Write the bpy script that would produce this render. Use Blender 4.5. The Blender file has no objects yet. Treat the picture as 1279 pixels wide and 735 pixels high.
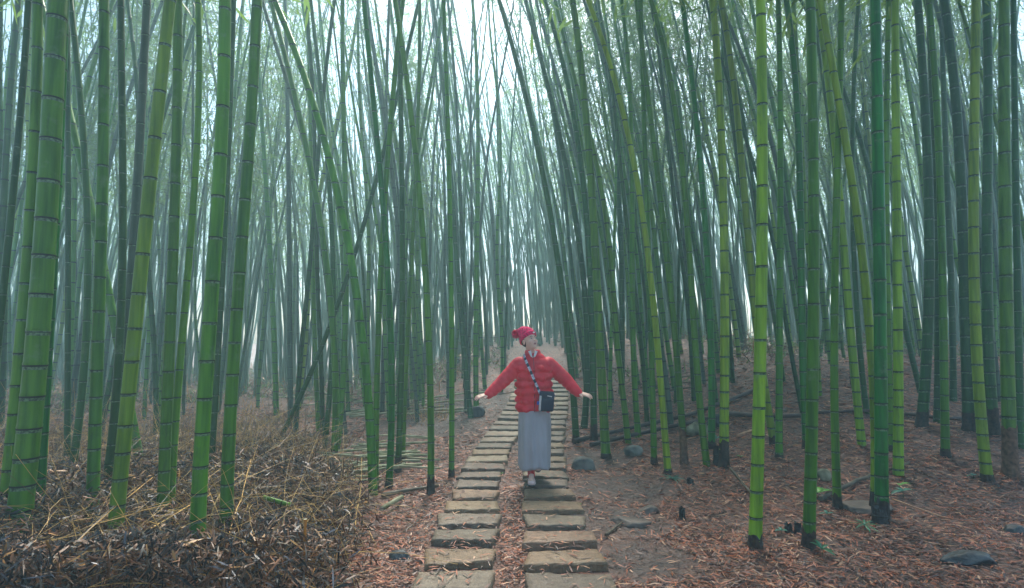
import bpy, bmesh, math, random
import numpy as np
from mathutils import Vector, Matrix, Euler

random.seed(7)
rng = np.random.default_rng(7)
S = bpy.context.scene
COL = S.collection
R = math.radians
PI = math.pi

# ------------------------------------------------------------------ camera
F_PX, CX, CY, CAM_H = 720.0, 639.5, 367.5, 1.48
PITCH = math.atan((428 - CY) / F_PX)
cd = bpy.data.cameras.new('camera')
cam = bpy.data.objects.new('camera', cd)
COL.objects.link(cam)
cam.location = (0, 0, CAM_H)
cam.rotation_euler = (PI / 2 + PITCH, 0, 0)
cd.sensor_width = 36
cd.lens = 36 * F_PX / 1279
cd.clip_start = 0.05
cd.clip_end = 2000
S.camera = cam

# ------------------------------------------------------------------ light
SUN_EL, SUN_AZ = 52, 8          # degrees; azimuth from +Y (straight ahead) towards +X
W = bpy.data.worlds.new('World')
S.world = W
W.use_nodes = True
wn = W.node_tree
sky = wn.nodes.new('ShaderNodeTexSky')
sky.sky_type = 'NISHITA'
sky.sun_disc = False
sky.sun_elevation = R(SUN_EL)
sky.sun_rotation = R(SUN_AZ)
sky.air_density = 1.0
sky.dust_density = 2.0
sky.ozone_density = 1.8
wn.links.new(sky.outputs[0], wn.nodes['Background'].inputs[0])
wn.nodes['Background'].inputs[1].default_value = 0.065
sd = bpy.data.lights.new('sun', 'SUN')
sd.energy = 3.6
sd.angle = R(25)
sd.color = (1.0, 0.94, 0.84)
sun = bpy.data.objects.new('sun', sd)
COL.objects.link(sun)
sdir = Vector((math.sin(R(SUN_AZ)) * math.cos(R(SUN_EL)), math.cos(R(SUN_AZ)) * math.cos(R(SUN_EL)), math.sin(R(SUN_EL))))
sun.rotation_euler = sdir.to_track_quat('Z', 'Y').to_euler()
sun.location = (0, 0, 40)
S.view_settings.view_transform = 'Standard'
S.view_settings.look = 'None'
S.view_settings.gamma = 1
S.view_settings.exposure = 1.97
S.render.engine = 'CYCLES'
cy = S.cycles
cy.max_bounces = 6
cy.diffuse_bounces = 3
cy.glossy_bounces = 2
cy.transmission_bounces = 2
cy.transparent_max_bounces = 4
cy.volume_bounces = 2
cy.sample_clamp_indirect = 4
cy.use_denoising = True
HAZE_DENSITY = 0.012

# ------------------------------------------------------------------ terrain
def sstep(a, b, x):
    t = np.clip((np.asarray(x, float) - a) / (b - a), 0, 1)
    return t * t * (3 - 2 * t)

PC_Y = [0, 6.4, 7.4, 8.2, 9.0, 9.9, 11.5, 13, 18, 26, 60]
PC_X = [0.005, 0.01, 0.06, 0.12, 0.22, 0.31, 0.52, 0.64, 0.78, 0.9, 1.2]
def path_c(y):
    return np.interp(y, PC_Y, PC_X)

_nd = [(rng.uniform(0.6, 1.4), rng.uniform(0, 2 * PI), rng.uniform(0, 2 * PI)) for _ in range(24)]
def wob(x, y, freq):
    s = 0
    for i, (f, a, p) in enumerate(_nd):
        fr = f * freq * (1 + 0.35 * (i % 5))
        s = s + np.sin(fr * (x * math.cos(a) + y * math.sin(a)) + p)
    return s / 6.0

def gz0(x, y):
    x = np.asarray(x, float); y = np.asarray(y, float)
    q = np.clip(y - 6.5, 0, 10.5)
    dxp = x - path_c(y)
    z = (0.0113 * q * q + 0.05 * np.clip(y - 17, 0, 25)) * (0.12 + 0.88 * sstep(-5.5, -0.9, dxp)) * (1 - 0.75 * sstep(2.0, 6.0, dxp)) - 0.02 * np.clip(y - 12, 0, 30) * sstep(-2, -7, dxp)
    z = z + 0.185 * sstep(1.0, 5.2, x - path_c(y)) * np.clip(y - 5.0, 0, 5.5)
    brush = sstep(-0.75, -2.2, x + 0.20 * np.clip(y - 3.4, 0, 6)) * sstep(8.4, 6.2, y)
    return z + 0.16 * brush

def gz(x, y):
    off = np.abs(np.asarray(x, float) - path_c(y))
    k = sstep(0.55, 1.3, off)
    return gz0(x, y) + k * (0.028 * wob(x, y, 1.6) + 0.012 * wob(x, y, 5.5)) + 0.004 * wob(x, y, 11.0) - 0.012 * sstep(0.75, 0.2, off)

ct, st = math.cos(PITCH), math.sin(PITCH)
def ray(px, py):
    u, v = (px - CX) / F_PX, -(py - CY) / F_PX
    return Vector((u, ct - v * st, st + v * ct))
def hit(px, py):
    d = ray(px, py)
    t, last = 1.0, 1.0
    while t < 60:
        p = d * t
        if p.z + CAM_H < float(gz(p.x, p.y)):
            a, b = last, t
            for _ in range(24):
                m = (a + b) / 2
                p = d * m
                if p.z + CAM_H < float(gz(p.x, p.y)): b = m
                else: a = m
            p = d * b
            return Vector((p.x, p.y, p.z + CAM_H))
        last = t; t += 0.08
    p = d * 30
    return Vector((p.x, p.y, p.z + CAM_H))
def onplane(px, py, Y):
    d = ray(px, py); t = Y / d.y
    return Vector((d.x * t, Y, d.z * t + CAM_H))
def g(x, y):
    return float(gz(x, y))

# ------------------------------------------------------------------ materials
def mat(name, col, rough=0.6, spec=0.5, var=0.25, scale=8.0, stretch=(1, 1, 1), col2=None, bump=0.0, bscale=40.0,
        objvar=0.0, coat=0.0, trans=0.0, detail=5.0, contrast=(0.35, 0.65), bdist=0.01, bstretch=None):
    m = bpy.data.materials.new(name)
    m.use_nodes = True
    nt = m.node_tree; N = nt.nodes; L = nt.links
    b = N['Principled BSDF']
    b.inputs['Roughness'].default_value = rough
    b.inputs['Specular IOR Level'].default_value = spec
    if coat: b.inputs['Coat Weight'].default_value = coat
    tc = N.new('ShaderNodeTexCoord')
    mp = N.new('ShaderNodeMapping'); mp.inputs['Scale'].default_value = stretch
    L.new(tc.outputs['Object'], mp.inputs['Vector'])
    if objvar:
        oi0 = N.new('ShaderNodeObjectInfo')
        vm = N.new('ShaderNodeVectorMath'); vm.operation = 'MULTIPLY_ADD'
        cb = N.new('ShaderNodeCombineXYZ')
        for k in range(3): L.new(oi0.outputs['Random'], cb.inputs[k])
        L.new(cb.outputs[0], vm.inputs[0]); vm.inputs[1].default_value = (37, 53, 71); L.new(mp.outputs[0], vm.inputs[2])
        vec = vm.outputs[0]
    else:
        vec = mp.outputs[0]
    nz = N.new('ShaderNodeTexNoise'); nz.inputs['Scale'].default_value = scale; nz.inputs['Detail'].default_value = detail
    L.new(vec, nz.inputs['Vector'])
    cr = N.new('ShaderNodeValToRGB')
    c1 = tuple(c * (1 - var) for c in col); c2 = col2 or tuple(min(1, c * (1 + var)) for c in col)
    cr.color_ramp.elements[0].position, cr.color_ramp.elements[1].position = contrast
    cr.color_ramp.elements[0].color = (*c1, 1); cr.color_ramp.elements[1].color = (*c2, 1)
    L.new(nz.outputs['Fac'], cr.inputs[0])
    out = cr.outputs[0]
    if objvar:
        hs = N.new('ShaderNodeHueSaturation')
        mr = N.new('ShaderNodeMapRange'); mr.inputs[3].default_value = 1 - objvar; mr.inputs[4].default_value = 1 + objvar
        L.new(oi0.outputs['Random'], mr.inputs[0]); L.new(mr.outputs[0], hs.inputs['Value'])
        mr2 = N.new('ShaderNodeMapRange'); mr2.inputs[3].default_value = 0.5 + objvar * 0.06; mr2.inputs[4].default_value = 0.5 - objvar * 0.05
        fr = N.new('ShaderNodeMath'); fr.operation = 'FRACT'
        ml = N.new('ShaderNodeMath'); ml.operation = 'MULTIPLY'; ml.inputs[1].default_value = 7.31
        L.new(oi0.outputs['Random'], ml.inputs[0]); L.new(ml.outputs[0], fr.inputs[0]); L.new(fr.outputs[0], mr2.inputs[0])
        L.new(mr2.outputs[0], hs.inputs['Hue'])
        L.new(out, hs.inputs['Color']); out = hs.outputs[0]
    L.new(out, b.inputs['Base Color'])
    if bump:
        bn = N.new('ShaderNodeTexNoise'); bn.inputs['Scale'].default_value = bscale; bn.inputs['Detail'].default_value = 4
        if bstretch:
            mp2 = N.new('ShaderNodeMapping'); mp2.inputs['Scale'].default_value = bstretch
            L.new(tc.outputs['Object'], mp2.inputs['Vector']); L.new(mp2.outputs[0], bn.inputs['Vector'])
        else:
            L.new(vec, bn.inputs['Vector'])
        bp = N.new('ShaderNodeBump'); bp.inputs['Strength'].default_value = bump; bp.inputs['Distance'].default_value = bdist
        L.new(bn.outputs['Fac'], bp.inputs['Height']); L.new(bp.outputs[0], b.inputs['Normal'])
    return m

def culm_mat(name, col, col2, rough=0.38):
    """green skin with long streaks, blotches of pale bloom and dark stains that sit on the culm itself"""
    m = mat(name, col, rough=rough, spec=0.28, var=0.3, scale=1.0, stretch=(26, 26, 1.6), col2=col2, objvar=0.22,
            bump=0.15, bscale=1.0, bstretch=(90, 90, 6), bdist=0.004, contrast=(0.3, 0.7))
    nt = m.node_tree; N = nt.nodes; L = nt.links
    b = N['Principled BSDF']
    src = b.inputs['Base Color'].links[0].from_socket
    tc = N.new('ShaderNodeTexCoord')
    n1 = N.new('ShaderNodeTexNoise'); n1.inputs['Scale'].default_value = 7; n1.inputs['Detail'].default_value = 8; n1.inputs['Roughness'].default_value = 0.7
    L.new(tc.outputs['Object'], n1.inputs['Vector'])
    r1 = N.new('ShaderNodeMapRange'); r1.inputs[1].default_value = 0.56; r1.inputs[2].default_value = 0.74; r1.inputs[4].default_value = 0.6
    L.new(n1.outputs['Fac'], r1.inputs[0])
    mx = N.new('ShaderNodeMixRGB'); mx.inputs[2].default_value = (0.15, 0.21, 0.12, 1)
    L.new(r1.outputs[0], mx.inputs[0]); L.new(src, mx.inputs[1])
    n2 = N.new('ShaderNodeTexNoise'); n2.inputs['Scale'].default_value = 3.3; n2.inputs['Detail'].default_value = 9; n2.inputs['Roughness'].default_value = 0.75
    mp = N.new('ShaderNodeMapping'); mp.inputs['Location'].default_value = (9, 4, 2); mp.inputs['Scale'].default_value = (5, 5, 1)
    L.new(tc.outputs['Object'], mp.inputs['Vector']); L.new(mp.outputs[0], n2.inputs['Vector'])
    r2 = N.new('ShaderNodeMapRange'); r2.inputs[1].default_value = 0.55; r2.inputs[2].default_value = 0.75; r2.inputs[4].default_value = 0.75
    L.new(n2.outputs['Fac'], r2.inputs[0])
    mx2 = N.new('ShaderNodeMixRGB'); mx2.inputs[2].default_value = (0.022, 0.045, 0.02, 1)
    L.new(r2.outputs[0], mx2.inputs[0]); L.new(mx.outputs[0], mx2.inputs[1])
    L.new(mx2.outputs[0], b.inputs['Base Color'])
    return m

M = {}
M['lime'] = culm_mat('bamboo_lime', (0.13, 0.25, 0.006), (0.25, 0.40, 0.016))
M['green'] = culm_mat('bamboo_green', (0.042, 0.155, 0.004), (0.105, 0.27, 0.012))
M['vivid'] = culm_mat('bamboo_vivid', (0.010, 0.13, 0.008), (0.03, 0.24, 0.018), rough=0.3)
M['dark'] = culm_mat('bamboo_dark', (0.012, 0.066, 0.006), (0.032, 0.115, 0.014))
M['grey'] = culm_mat('bamboo_grey', (0.05, 0.085, 0.055), (0.09, 0.14, 0.09), rough=0.55)
M['pale'] = culm_mat('bamboo_fog_pale', (0.10, 0.16, 0.10), (0.16, 0.24, 0.15), rough=0.6)  # far thicket skin, lightened so part of the fog fade is in the colour
M['node_dark'] = mat('node_scar', (0.012, 0.016, 0.010), rough=0.7)
M['node_pale'] = mat('node_bloom', (0.085, 0.15, 0.075), rough=0.7, var=0.7, scale=60)
M['sheath'] = mat('sooty_sheath', (0.022, 0.014, 0.009), rough=0.8, var=0.6, scale=30, col2=(0.06, 0.035, 0.02), bump=0.6, bscale=90)
M['sheath_brown'] = mat('brown_sheath', (0.11, 0.05, 0.025), rough=0.8, var=0.5, scale=22, col2=(0.2, 0.11, 0.06), bump=0.6, bscale=90)
M['leaf'] = mat('bamboo_leaf', (0.06, 0.13, 0.03), rough=0.5, var=0.35, scale=1.3, objvar=0.2)
def add_translucent(m, col, f):
    nt = m.node_tree; N = nt.nodes; L = nt.links
    t = N.new('ShaderNodeBsdfTranslucent'); t.inputs[0].default_value = (*col, 1)
    mx = N.new('ShaderNodeMixShader'); mx.inputs[0].default_value = f
    o = N['Material Output']
    L.new(N['Principled BSDF'].outputs[0], mx.inputs[1]); L.new(t.outputs[0], mx.inputs[2]); L.new(mx.outputs[0], o.inputs['Surface'])
add_translucent(M['leaf'], (0.16, 0.28, 0.06), 0.6)
M['twig'] = mat('bamboo_twig', (0.07, 0.11, 0.04), rough=0.6)
LIT = [mat('litter_pink', (0.40, 0.125, 0.058), rough=0.55, var=0.35, scale=9),
       mat('litter_tan', (0.50, 0.26, 0.14), rough=0.5, var=0.3, scale=9),
       mat('litter_dark', (0.06, 0.028, 0.022), rough=0.5, var=0.5, scale=9),
       mat('litter_rust', (0.36, 0.09, 0.022), rough=0.5, var=0.4, scale=9),
       mat('litter_mauve', (0.20, 0.08, 0.055), rough=0.5, var=0.4, scale=9),
       mat('litter_umber', (0.13, 0.052, 0.033), rough=0.5, var=0.4, scale=9)]
BR = [mat('brush_black', (0.024, 0.019, 0.017), spec=0.35, rough=0.42, var=0.4, scale=9),
      mat('brush_slate', (0.12, 0.115, 0.125), rough=0.38, var=0.4, scale=9),
      mat('brush_brown', (0.14, 0.055, 0.018), rough=0.5, var=0.5, scale=9),
      mat('brush_ochre', (0.33, 0.16, 0.04), rough=0.5, var=0.4, scale=9),
      mat('brush_dun', (0.16, 0.12, 0.075), rough=0.5, var=0.4, scale=9)]
M['straw'] = mat('straw_twig', (0.55, 0.31, 0.085), rough=0.55, var=0.5, scale=6, objvar=0.15)
M['rust_cane'] = mat('rusty_cane', (0.50, 0.19, 0.02), rough=0.45, var=0.4, scale=25)
M['palecane'] = mat('pale_cut_cane', (0.24, 0.26, 0.11), rough=0.55, var=0.35, scale=5, objvar=0.25, col2=(0.44, 0.43, 0.26))
M['cutface'] = mat('cut_cane_end', (0.45, 0.40, 0.27), rough=0.7)
M['oldpole'] = mat('rotten_pole', (0.035, 0.022, 0.017), rough=0.45, var=0.5, scale=4, col2=(0.09, 0.055, 0.045), bump=0.4)
M['branch'] = mat('brown_branch', (0.10, 0.075, 0.04), rough=0.6, var=0.4, scale=8, col2=(0.17, 0.13, 0.08), bump=0.3)
M['rock_blue'] = mat('blue_grey_rock', (0.085, 0.10, 0.095), rough=0.7, var=0.4, scale=7, col2=(0.21, 0.225, 0.20), bump=0.8, bscale=18)
M['rock_dark'] = mat('dark_wet_rock', (0.025, 0.025, 0.023), rough=0.55, var=0.4, scale=7, col2=(0.07, 0.08, 0.085), bump=0.9, bscale=22)
M['rock_brown'] = mat('brown_flat_rock', (0.10, 0.07, 0.05), rough=0.6, var=0.4, scale=5, col2=(0.17, 0.13, 0.10), bump=0.8, bscale=18)
M['rock_moss'] = mat('mossy_pale_rock', (0.16, 0.17, 0.09), rough=0.8, var=0.5, scale=9, col2=(0.32, 0.31, 0.2), bump=0.8, bscale=18)
M['stump'] = mat('charred_stump', (0.012, 0.010, 0.009), rough=0.7, var=0.5, scale=20, col2=(0.04, 0.03, 0.025), bump=0.6)
M['seed_dark'] = mat('seedling_green', (0.03, 0.16, 0.06), rough=0.4, var=0.3)
M['seed_bright'] = mat('seedling_lime', (0.12, 0.36, 0.03), rough=0.4, var=0.3)
M['seed_blue'] = mat('seedling_teal', (0.05, 0.20, 0.13), rough=0.4, var=0.3)

def slab_mat(name, c1, c2, c3):
    m = mat(name, c1, rough=0.62, spec=0.4, var=0.0, scale=3.0, stretch=(2.2, 1.0, 1), col2=c2, objvar=0.16, bump=0.7, bscale=34, bdist=0.006, detail=9, contrast=(0.3, 0.7))
    nt = m.node_tree; N = nt.nodes; L = nt.links
    b = N['Principled BSDF']; src = b.inputs['Base Color'].links[0].from_socket
    tc = N.new('ShaderNodeTexCoord')
    n1 = N.new('ShaderNodeTexNoise'); n1.inputs['Scale'].default_value = 22; n1.inputs['Detail'].default_value = 9; n1.inputs['Roughness'].default_value = 0.8
    L.new(tc.outputs['Object'], n1.inputs['Vector'])
    r1 = N.new('ShaderNodeMapRange'); r1.inputs[1].default_value = 0.46; r1.inputs[2].default_value = 0.66; r1.inputs[4].default_value = 0.75
    L.new(n1.outputs['Fac'], r1.inputs[0])
    mx = N.new('ShaderNodeMixRGB'); mx.inputs[2].default_value = (*c3, 1)
    L.new(r1.outputs[0], mx.inputs[0]); L.new(src, mx.inputs[1])
    L.new(mx.outputs[0], b.inputs['Base Color'])
    rr = N.new('ShaderNodeMapRange'); rr.inputs[3].default_value = 0.42; rr.inputs[4].default_value = 0.8
    L.new(n1.outputs['Fac'], rr.inputs[0]); L.new(rr.outputs[0], b.inputs['Roughness'])
    return m
M['slab_tan'] = slab_mat('tan_slab_stone', (0.20, 0.12, 0.062), (0.31, 0.205, 0.12), (0.09, 0.065, 0.042))
M['slab_grey'] = slab_mat('grey_slab_stone', (0.15, 0.108, 0.070), (0.24, 0.18, 0.125), (0.075, 0.058, 0.042))
M['slab_buff'] = slab_mat('buff_slab_stone', (0.24, 0.17, 0.10), (0.34, 0.26, 0.17), (0.13, 0.10, 0.07))

# ------------------------------------------------------------------ helpers
def link(name, me, parent=None, loc=None):
    o = bpy.data.objects.new(name, me)
    COL.objects.link(o)
    if parent: o.parent = parent
    if loc is not None: o.location = loc
    return o
def tag(o, label=None, cat=None, group=None, kind=None):
    if label: o['label'] = label
    if cat: o['category'] = cat
    if group: o['group'] = group
    if kind: o['kind'] = kind
    return o
def mesh_np(name, V, Fq, mats, mi=None, smooth=False):
    me = bpy.data.meshes.new(name)
    V = np.asarray(V, np.float32); Fq = np.asarray(Fq, np.int32)
    k = Fq.shape[1]
    me.vertices.add(len(V)); me.vertices.foreach_set('co', V.ravel())
    me.loops.add(Fq.size); me.loops.foreach_set('vertex_index', Fq.ravel())
    me.polygons.add(len(Fq)); me.polygons.foreach_set('loop_start', np.arange(0, Fq.size, k, dtype=np.int32))
    for m in mats: me.materials.append(m)
    if mi is not None: me.polygons.foreach_set('material_index', np.asarray(mi, np.int32))
    me.update(calc_edges=True)
    if smooth: me.polygons.foreach_set('use_smooth', np.ones(len(Fq), bool))
    return me
def mesh_py(name, V, Fc, mats, mi=None, smooth=False):
    me = bpy.data.meshes.new(name)
    me.from_pydata([tuple(v) for v in V], [], Fc)
    for m in mats: me.materials.append(m)
    for i, p in enumerate(me.polygons):
        if mi is not None: p.material_index = mi[i]
        p.use_smooth = smooth
    me.update()
    return me

def culm_axis(pts):
    """x,y as smooth functions of z from measured points"""
    P = sorted([tuple(p) for p in pts], key=lambda p: p[2])
    z = np.array([p[2] for p in P]); x = np.array([p[0] for p in P]); y = np.array([p[1] for p in P])
    deg = 1 if len(P) == 2 else (2 if len(P) < 5 else 3)
    fx = np.polyfit(z, x, deg); fy = np.polyfit(z, y, 1)
    zt = z[-1]
    dx = np.polyval(np.polyder(fx), zt)
    def f(zz):
        if zz <= zt: return float(np.polyval(fx, zz)), float(np.polyval(fy, zz))
        e = zz - zt
        return float(np.polyval(fx, zt) + dx * e), float(np.polyval(fy, zz))
    return f

def culm_geo(f, z0, z1, r0, sides=12, detail=2, spacing=0.3, rnd=random, taper=0.62):
    """stalk rings along axis f(z) -> (x, y); returns verts, faces, material index (0 skin, 1 scar, 2 bloom)"""
    nodes = []; z = z0 + 0.06; k = 0
    while z < z1:
        nodes.append(z)
        z += spacing * min(1.0, 0.45 + 0.045 * k) * rnd.uniform(0.93, 1.07); k += 1
    rings = [(z0 - 0.12, 1.0, 0)]
    for i, n in enumerate(nodes):
        s = r0 / 0.05
        if detail >= 2:
            rings += [(n - 0.020 * s, 1.0, 0), (n - 0.0055 * s, 1.01, 2), (n - 0.0015 * s, 1.05, 1), (n + 0.003 * s, 1.015, 1 if i % 7 else 2), (n + 0.007 * s, 1.05, 0), (n + 0.020 * s, 1.0, 0)]
        else:
            rings += [(n - 0.010 * s, 1.0, 0), (n, 1.09, 1), (n + 0.014 * s, 1.0, 1)]
    rings.append((z1, 0.8, 0))
    V, Fc, mi = [], [], []
    H = z1 - z0
    for j, (zz, k, mm) in enumerate(rings):
        x, y = f(zz)
        t = max(0, (zz - z0) / H)
        r = r0 * k * (1 - taper * t ** 1.3) * (1 + 0.12 * math.exp(-max(0, zz - z0) / 0.15))
        for a in range(sides):
            th = 2 * PI * a / sides
            V.append((x + r * math.cos(th), y + r * math.sin(th), zz))
        if j:
            for a in range(sides):
                b0 = (j - 1) * sides; b1 = j * sides; a2 = (a + 1) % sides
                Fc.append((b0 + a, b0 + a2, b1 + a2, b1 + a)); mi.append(mm)
    return V, Fc, mi

def tube(pts, r0, r1=None, sides=6, ring=None):
    """tube along points; returns V,F"""
    r1 = r0 if r1 is None else r1
    V, Fc = [], []
    n = len(pts)
    for i, p in enumerate(pts):
        p = Vector(p)
        d = (Vector(pts[min(i + 1, n - 1)]) - Vector(pts[max(i - 1, 0)])).normalized()
        u = d.cross(Vector((0, 0, 1)))
        if u.length < 0.05: u = d.cross(Vector((0, 1, 0)))
        u.normalize(); v = d.cross(u)
        r = r0 + (r1 - r0) * i / (n - 1)
        if ring: r *= ring[i]
        for a in range(sides):
            th = 2 * PI * a / sides
            V.append(p + u * (r * math.cos(th)) + v * (r * math.sin(th)))
    for i in range(n - 1):
        for a in range(sides):
            a2 = (a + 1) % sides
            Fc.append((i * sides + a, i * sides + a2, (i + 1) * sides + a2, (i + 1) * sides + a))
    Fc.append(tuple(range(sides - 1, -1, -1)))
    Fc.append(tuple((n - 1) * sides + a for a in range(sides)))
    return V, Fc
def merge(parts):
    V, Fc = [], []
    for v, f in parts:
        o = len(V); V += list(v); Fc += [tuple(i + o for i in q) for q in f]
    return V, Fc
def scatter_leaves(P, L, Wd, yaw, pitch, roll, curl):
    """P (n,3) centres; returns V (6n), F (2n quads): bent narrow leaf blades"""
    n = len(P)
    c, s = np.cos(yaw), np.sin(yaw); cp, sp = np.cos(pitch), np.sin(pitch)
    dirv = np.stack([c * cp, s * cp, sp], 1)
    side0 = np.stack([-s, c, np.zeros(n)], 1)
    up0 = np.cross(dirv, side0)
    side = side0 * np.cos(roll)[:, None] + up0 * np.sin(roll)[:, None]
    nrm = np.cross(side, dirv)
    L = L[:, None]; Wd = Wd[:, None]; curl = curl[:, None]
    V = np.empty((n, 6, 3))
    V[:, 0] = P - dirv * L / 2 - side * Wd * 0.28 + nrm * curl
    V[:, 1] = P - dirv * L / 2 + side * Wd * 0.28 + nrm * curl
    V[:, 2] = P - side * Wd / 2 ; V[:, 3] = P + side * Wd / 2
    V[:, 4] = P + dirv * L / 2 - side * Wd * 0.08 + nrm * curl
    V[:, 5] = P + dirv * L / 2 + side * Wd * 0.08 + nrm * curl
    b = np.arange(n)[:, None] * 6
    Fq = np.concatenate([b + [0, 1, 3, 2], b + [2, 3, 5, 4]], 1).reshape(-1, 4)
    return V.reshape(-1, 3), Fq

# ------------------------------------------------------------------ ground
def axis_pts(a, b, near_a, near_b, fine, grow):
    pts = list(np.arange(near_a, near_b, fine))
    s, p = fine, near_b
    while p < b: pts.append(p); s *= grow; p += s
    s, p = fine, near_a
    while p > a: s *= grow; p -= s; pts.insert(0, p)
    return np.array(pts)
gx = axis_pts(-500, 500, -3.5, 4.5, 0.045, 1.05)
gy = axis_pts(-300, 700, 3.2, 9.0, 0.045, 1.045)
XX, YY = np.meshgrid(gx, gy)
ZZ = gz(XX, YY)
near = sstep(14, 9, YY) * sstep(0.5, 0.8, np.abs(XX - path_c(YY)))
ZZ = ZZ + near * 0.006 * wob(XX * 1.3 + 5, YY * 1.3, 24)
far = sstep(45, 120, np.hypot(XX, YY))
ZZ = ZZ * (1 - far) + far * np.clip(ZZ, -1, 14)
nx, ny = len(gx), len(gy)
idx = np.arange(nx * ny).reshape(ny, nx)
FQ = np.stack([idx[:-1, :-1], idx[:-1, 1:], idx[1:, 1:], idx[1:, :-1]], -1).reshape(-1, 4)

MUD = [hit(775, 610), hit(770, 650), hit(800, 700), hit(730, 575), hit(535, 530), hit(600, 500)]
def ground_mat():
    m = bpy.data.materials.new('forest_floor'); m.use_nodes = True
    nt = m.node_tree; N = nt.nodes; L = nt.links; b = N['Principled BSDF']
    tc = N.new('ShaderNodeTexCoord')
    n0 = N.new('ShaderNodeTexNoise'); n0.inputs['Scale'].default_value = 3; n0.inputs['Detail'].default_value = 4
    L.new(tc.outputs['Object'], n0.inputs['Vector'])
    dist = N.new('ShaderNodeMixRGB'); dist.blend_type = 'ADD'; dist.inputs[0].default_value = 0.25
    L.new(tc.outputs['Object'], dist.inputs[1]); L.new(n0.outputs['Color'], dist.inputs[2])
    vo = N.new('ShaderNodeTexVoronoi'); vo.inputs['Scale'].default_value = 26
    L.new(dist.outputs[0], vo.inputs['Vector'])
    cr = N.new('ShaderNodeValToRGB'); e = cr.color_ramp.elements
    e[0].position = 0; e[0].color = (0.035, 0.015, 0.009, 1); e[1].position = 1; e[1].color = (0.30, 0.145, 0.085, 1)
    for p, c in ((0.3, (0.10, 0.038, 0.022)), (0.55, (0.19, 0.078, 0.046)), (0.8, (0.13, 0.058, 0.038))):
        q = cr.color_ramp.elements.new(p); q.color = (*c, 1)
    sp = N.new('ShaderNodeSeparateColor'); L.new(vo.outputs['Color'], sp.inputs[0])
    L.new(sp.outputs[0], cr.inputs[0])
    mud = N.new('ShaderNodeTexNoise'); mud.inputs['Scale'].default_value = 14; mud.inputs['Detail'].default_value = 8
    L.new(tc.outputs['Object'], mud.inputs['Vector'])
    mc = N.new('ShaderNodeValToRGB'); mc.color_ramp.elements[0].color = (0.035, 0.020, 0.014, 1); mc.color_ramp.elements[1].color = (0.11, 0.068, 0.052, 1)
    mc.color_ramp.elements[0].position = 0.3; mc.color_ramp.elements[1].position = 0.7
    L.new(mud.outputs['Fac'], mc.inputs[0])
    # bare mud patches at their real places
    fac = None
    for p, rad in zip(MUD, (0.5, 0.42, 0.35, 0.5, 0.9, 0.8)):
        d = N.new('ShaderNodeVectorMath'); d.operation = 'DISTANCE'; d.inputs[1].default_value = p
        L.new(tc.outputs['Object'], d.inputs[0])
        r = N.new('ShaderNodeMapRange'); r.inputs[1].default_value = rad * 1.35; r.inputs[2].default_value = rad * 0.6
        L.new(d.outputs['Value'], r.inputs[0])
        if fac is None: fac = r.outputs[0]
        else:
            mxx = N.new('ShaderNodeMath'); mxx.operation = 'MAXIMUM'; L.new(fac, mxx.inputs[0]); L.new(r.outputs[0], mxx.inputs[1]); fac = mxx.outputs[0]
    big = N.new('ShaderNodeTexNoise'); big.inputs['Scale'].default_value = 2.2; big.inputs['Detail'].default_value = 6
    L.new(tc.outputs['Object'], big.inputs['Vector'])
    bm_ = N.new('ShaderNodeMapRange'); bm_.inputs[1].default_value = 0.4; bm_.inputs[2].default_value = 0.65
    L.new(big.outputs['Fac'], bm_.inputs[0])
    sub = N.new('ShaderNodeMath'); sub.operation = 'MULTIPLY_ADD'; sub.use_clamp = True
    L.new(fac, sub.inputs[0]); sub.inputs[1].default_value = 0.75
    sc_ = N.new('ShaderNodeMath'); sc_.operation = 'MULTIPLY'; sc_.inputs[1].default_value = 0.4
    L.new(bm_.outputs[0], sc_.inputs[0]); L.new(sc_.outputs[0], sub.inputs[2])
    mx = N.new('ShaderNodeMixRGB'); L.new(sub.outputs[0], mx.inputs[0]); L.new(cr.outputs[0], mx.inputs[1]); L.new(mc.outputs[0], mx.inputs[2])
    L.new(mx.outputs[0], b.inputs['Base Color'])
    b.inputs['Roughness'].default_value = 0.62
    bp = N.new('ShaderNodeBump'); bp.inputs['Strength'].default_value = 0.9; bp.inputs['Distance'].default_value = 0.02
    ad = N.new('ShaderNodeMath'); ad.operation = 'ADD'; L.new(vo.outputs['Distance'], ad.inputs[0]); L.new(mud.outputs['Fac'], ad.inputs[1])
    L.new(ad.outputs[0], bp.inputs['Height']); L.new(bp.outputs[0], b.inputs['Normal'])
    return m
M['floor'] = ground_mat()
ground = link('ground', mesh_np('ground', np.stack([XX.ravel(), YY.ravel(), ZZ.ravel()], 1), FQ, [M['floor']], smooth=True))
tag(ground, 'forest floor of red brown soil and litter rising into the fog', None, None, 'structure')

# ------------------------------------------------------------------ haze
hv = bpy.data.materials.new('haze_air'); hv.use_nodes = True
hn = hv.node_tree; hn.nodes.clear()
ho = hn.nodes.new('ShaderNodeOutputMaterial'); pv = hn.nodes.new('ShaderNodeVolumePrincipled')
pv.inputs['Color'].default_value = (0.55, 0.88, 1.0, 1)
pv.inputs['Density'].default_value = HAZE_DENSITY
pv.inputs['Anisotropy'].default_value = 0.35
hn.links.new(pv.outputs[0], ho.inputs['Volume'])
x0, x1, y0, y1, z0, z1 = -46, 46, -9, 52, -1.6, 21
bv = [(x, y, z) for z in (z0, z1) for y in (y0, y1) for x in (x0, x1)]
bf = [(0, 2, 3, 1), (4, 5, 7, 6), (0, 1, 5, 4), (2, 6, 7, 3), (0, 4, 6, 2), (1, 3, 7, 5)]
haze = link('haze', mesh_py('haze', bv, bf, [hv]))
tag(haze, 'pale blue green fog filling the bamboo forest', None, None, 'stuff')

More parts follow.
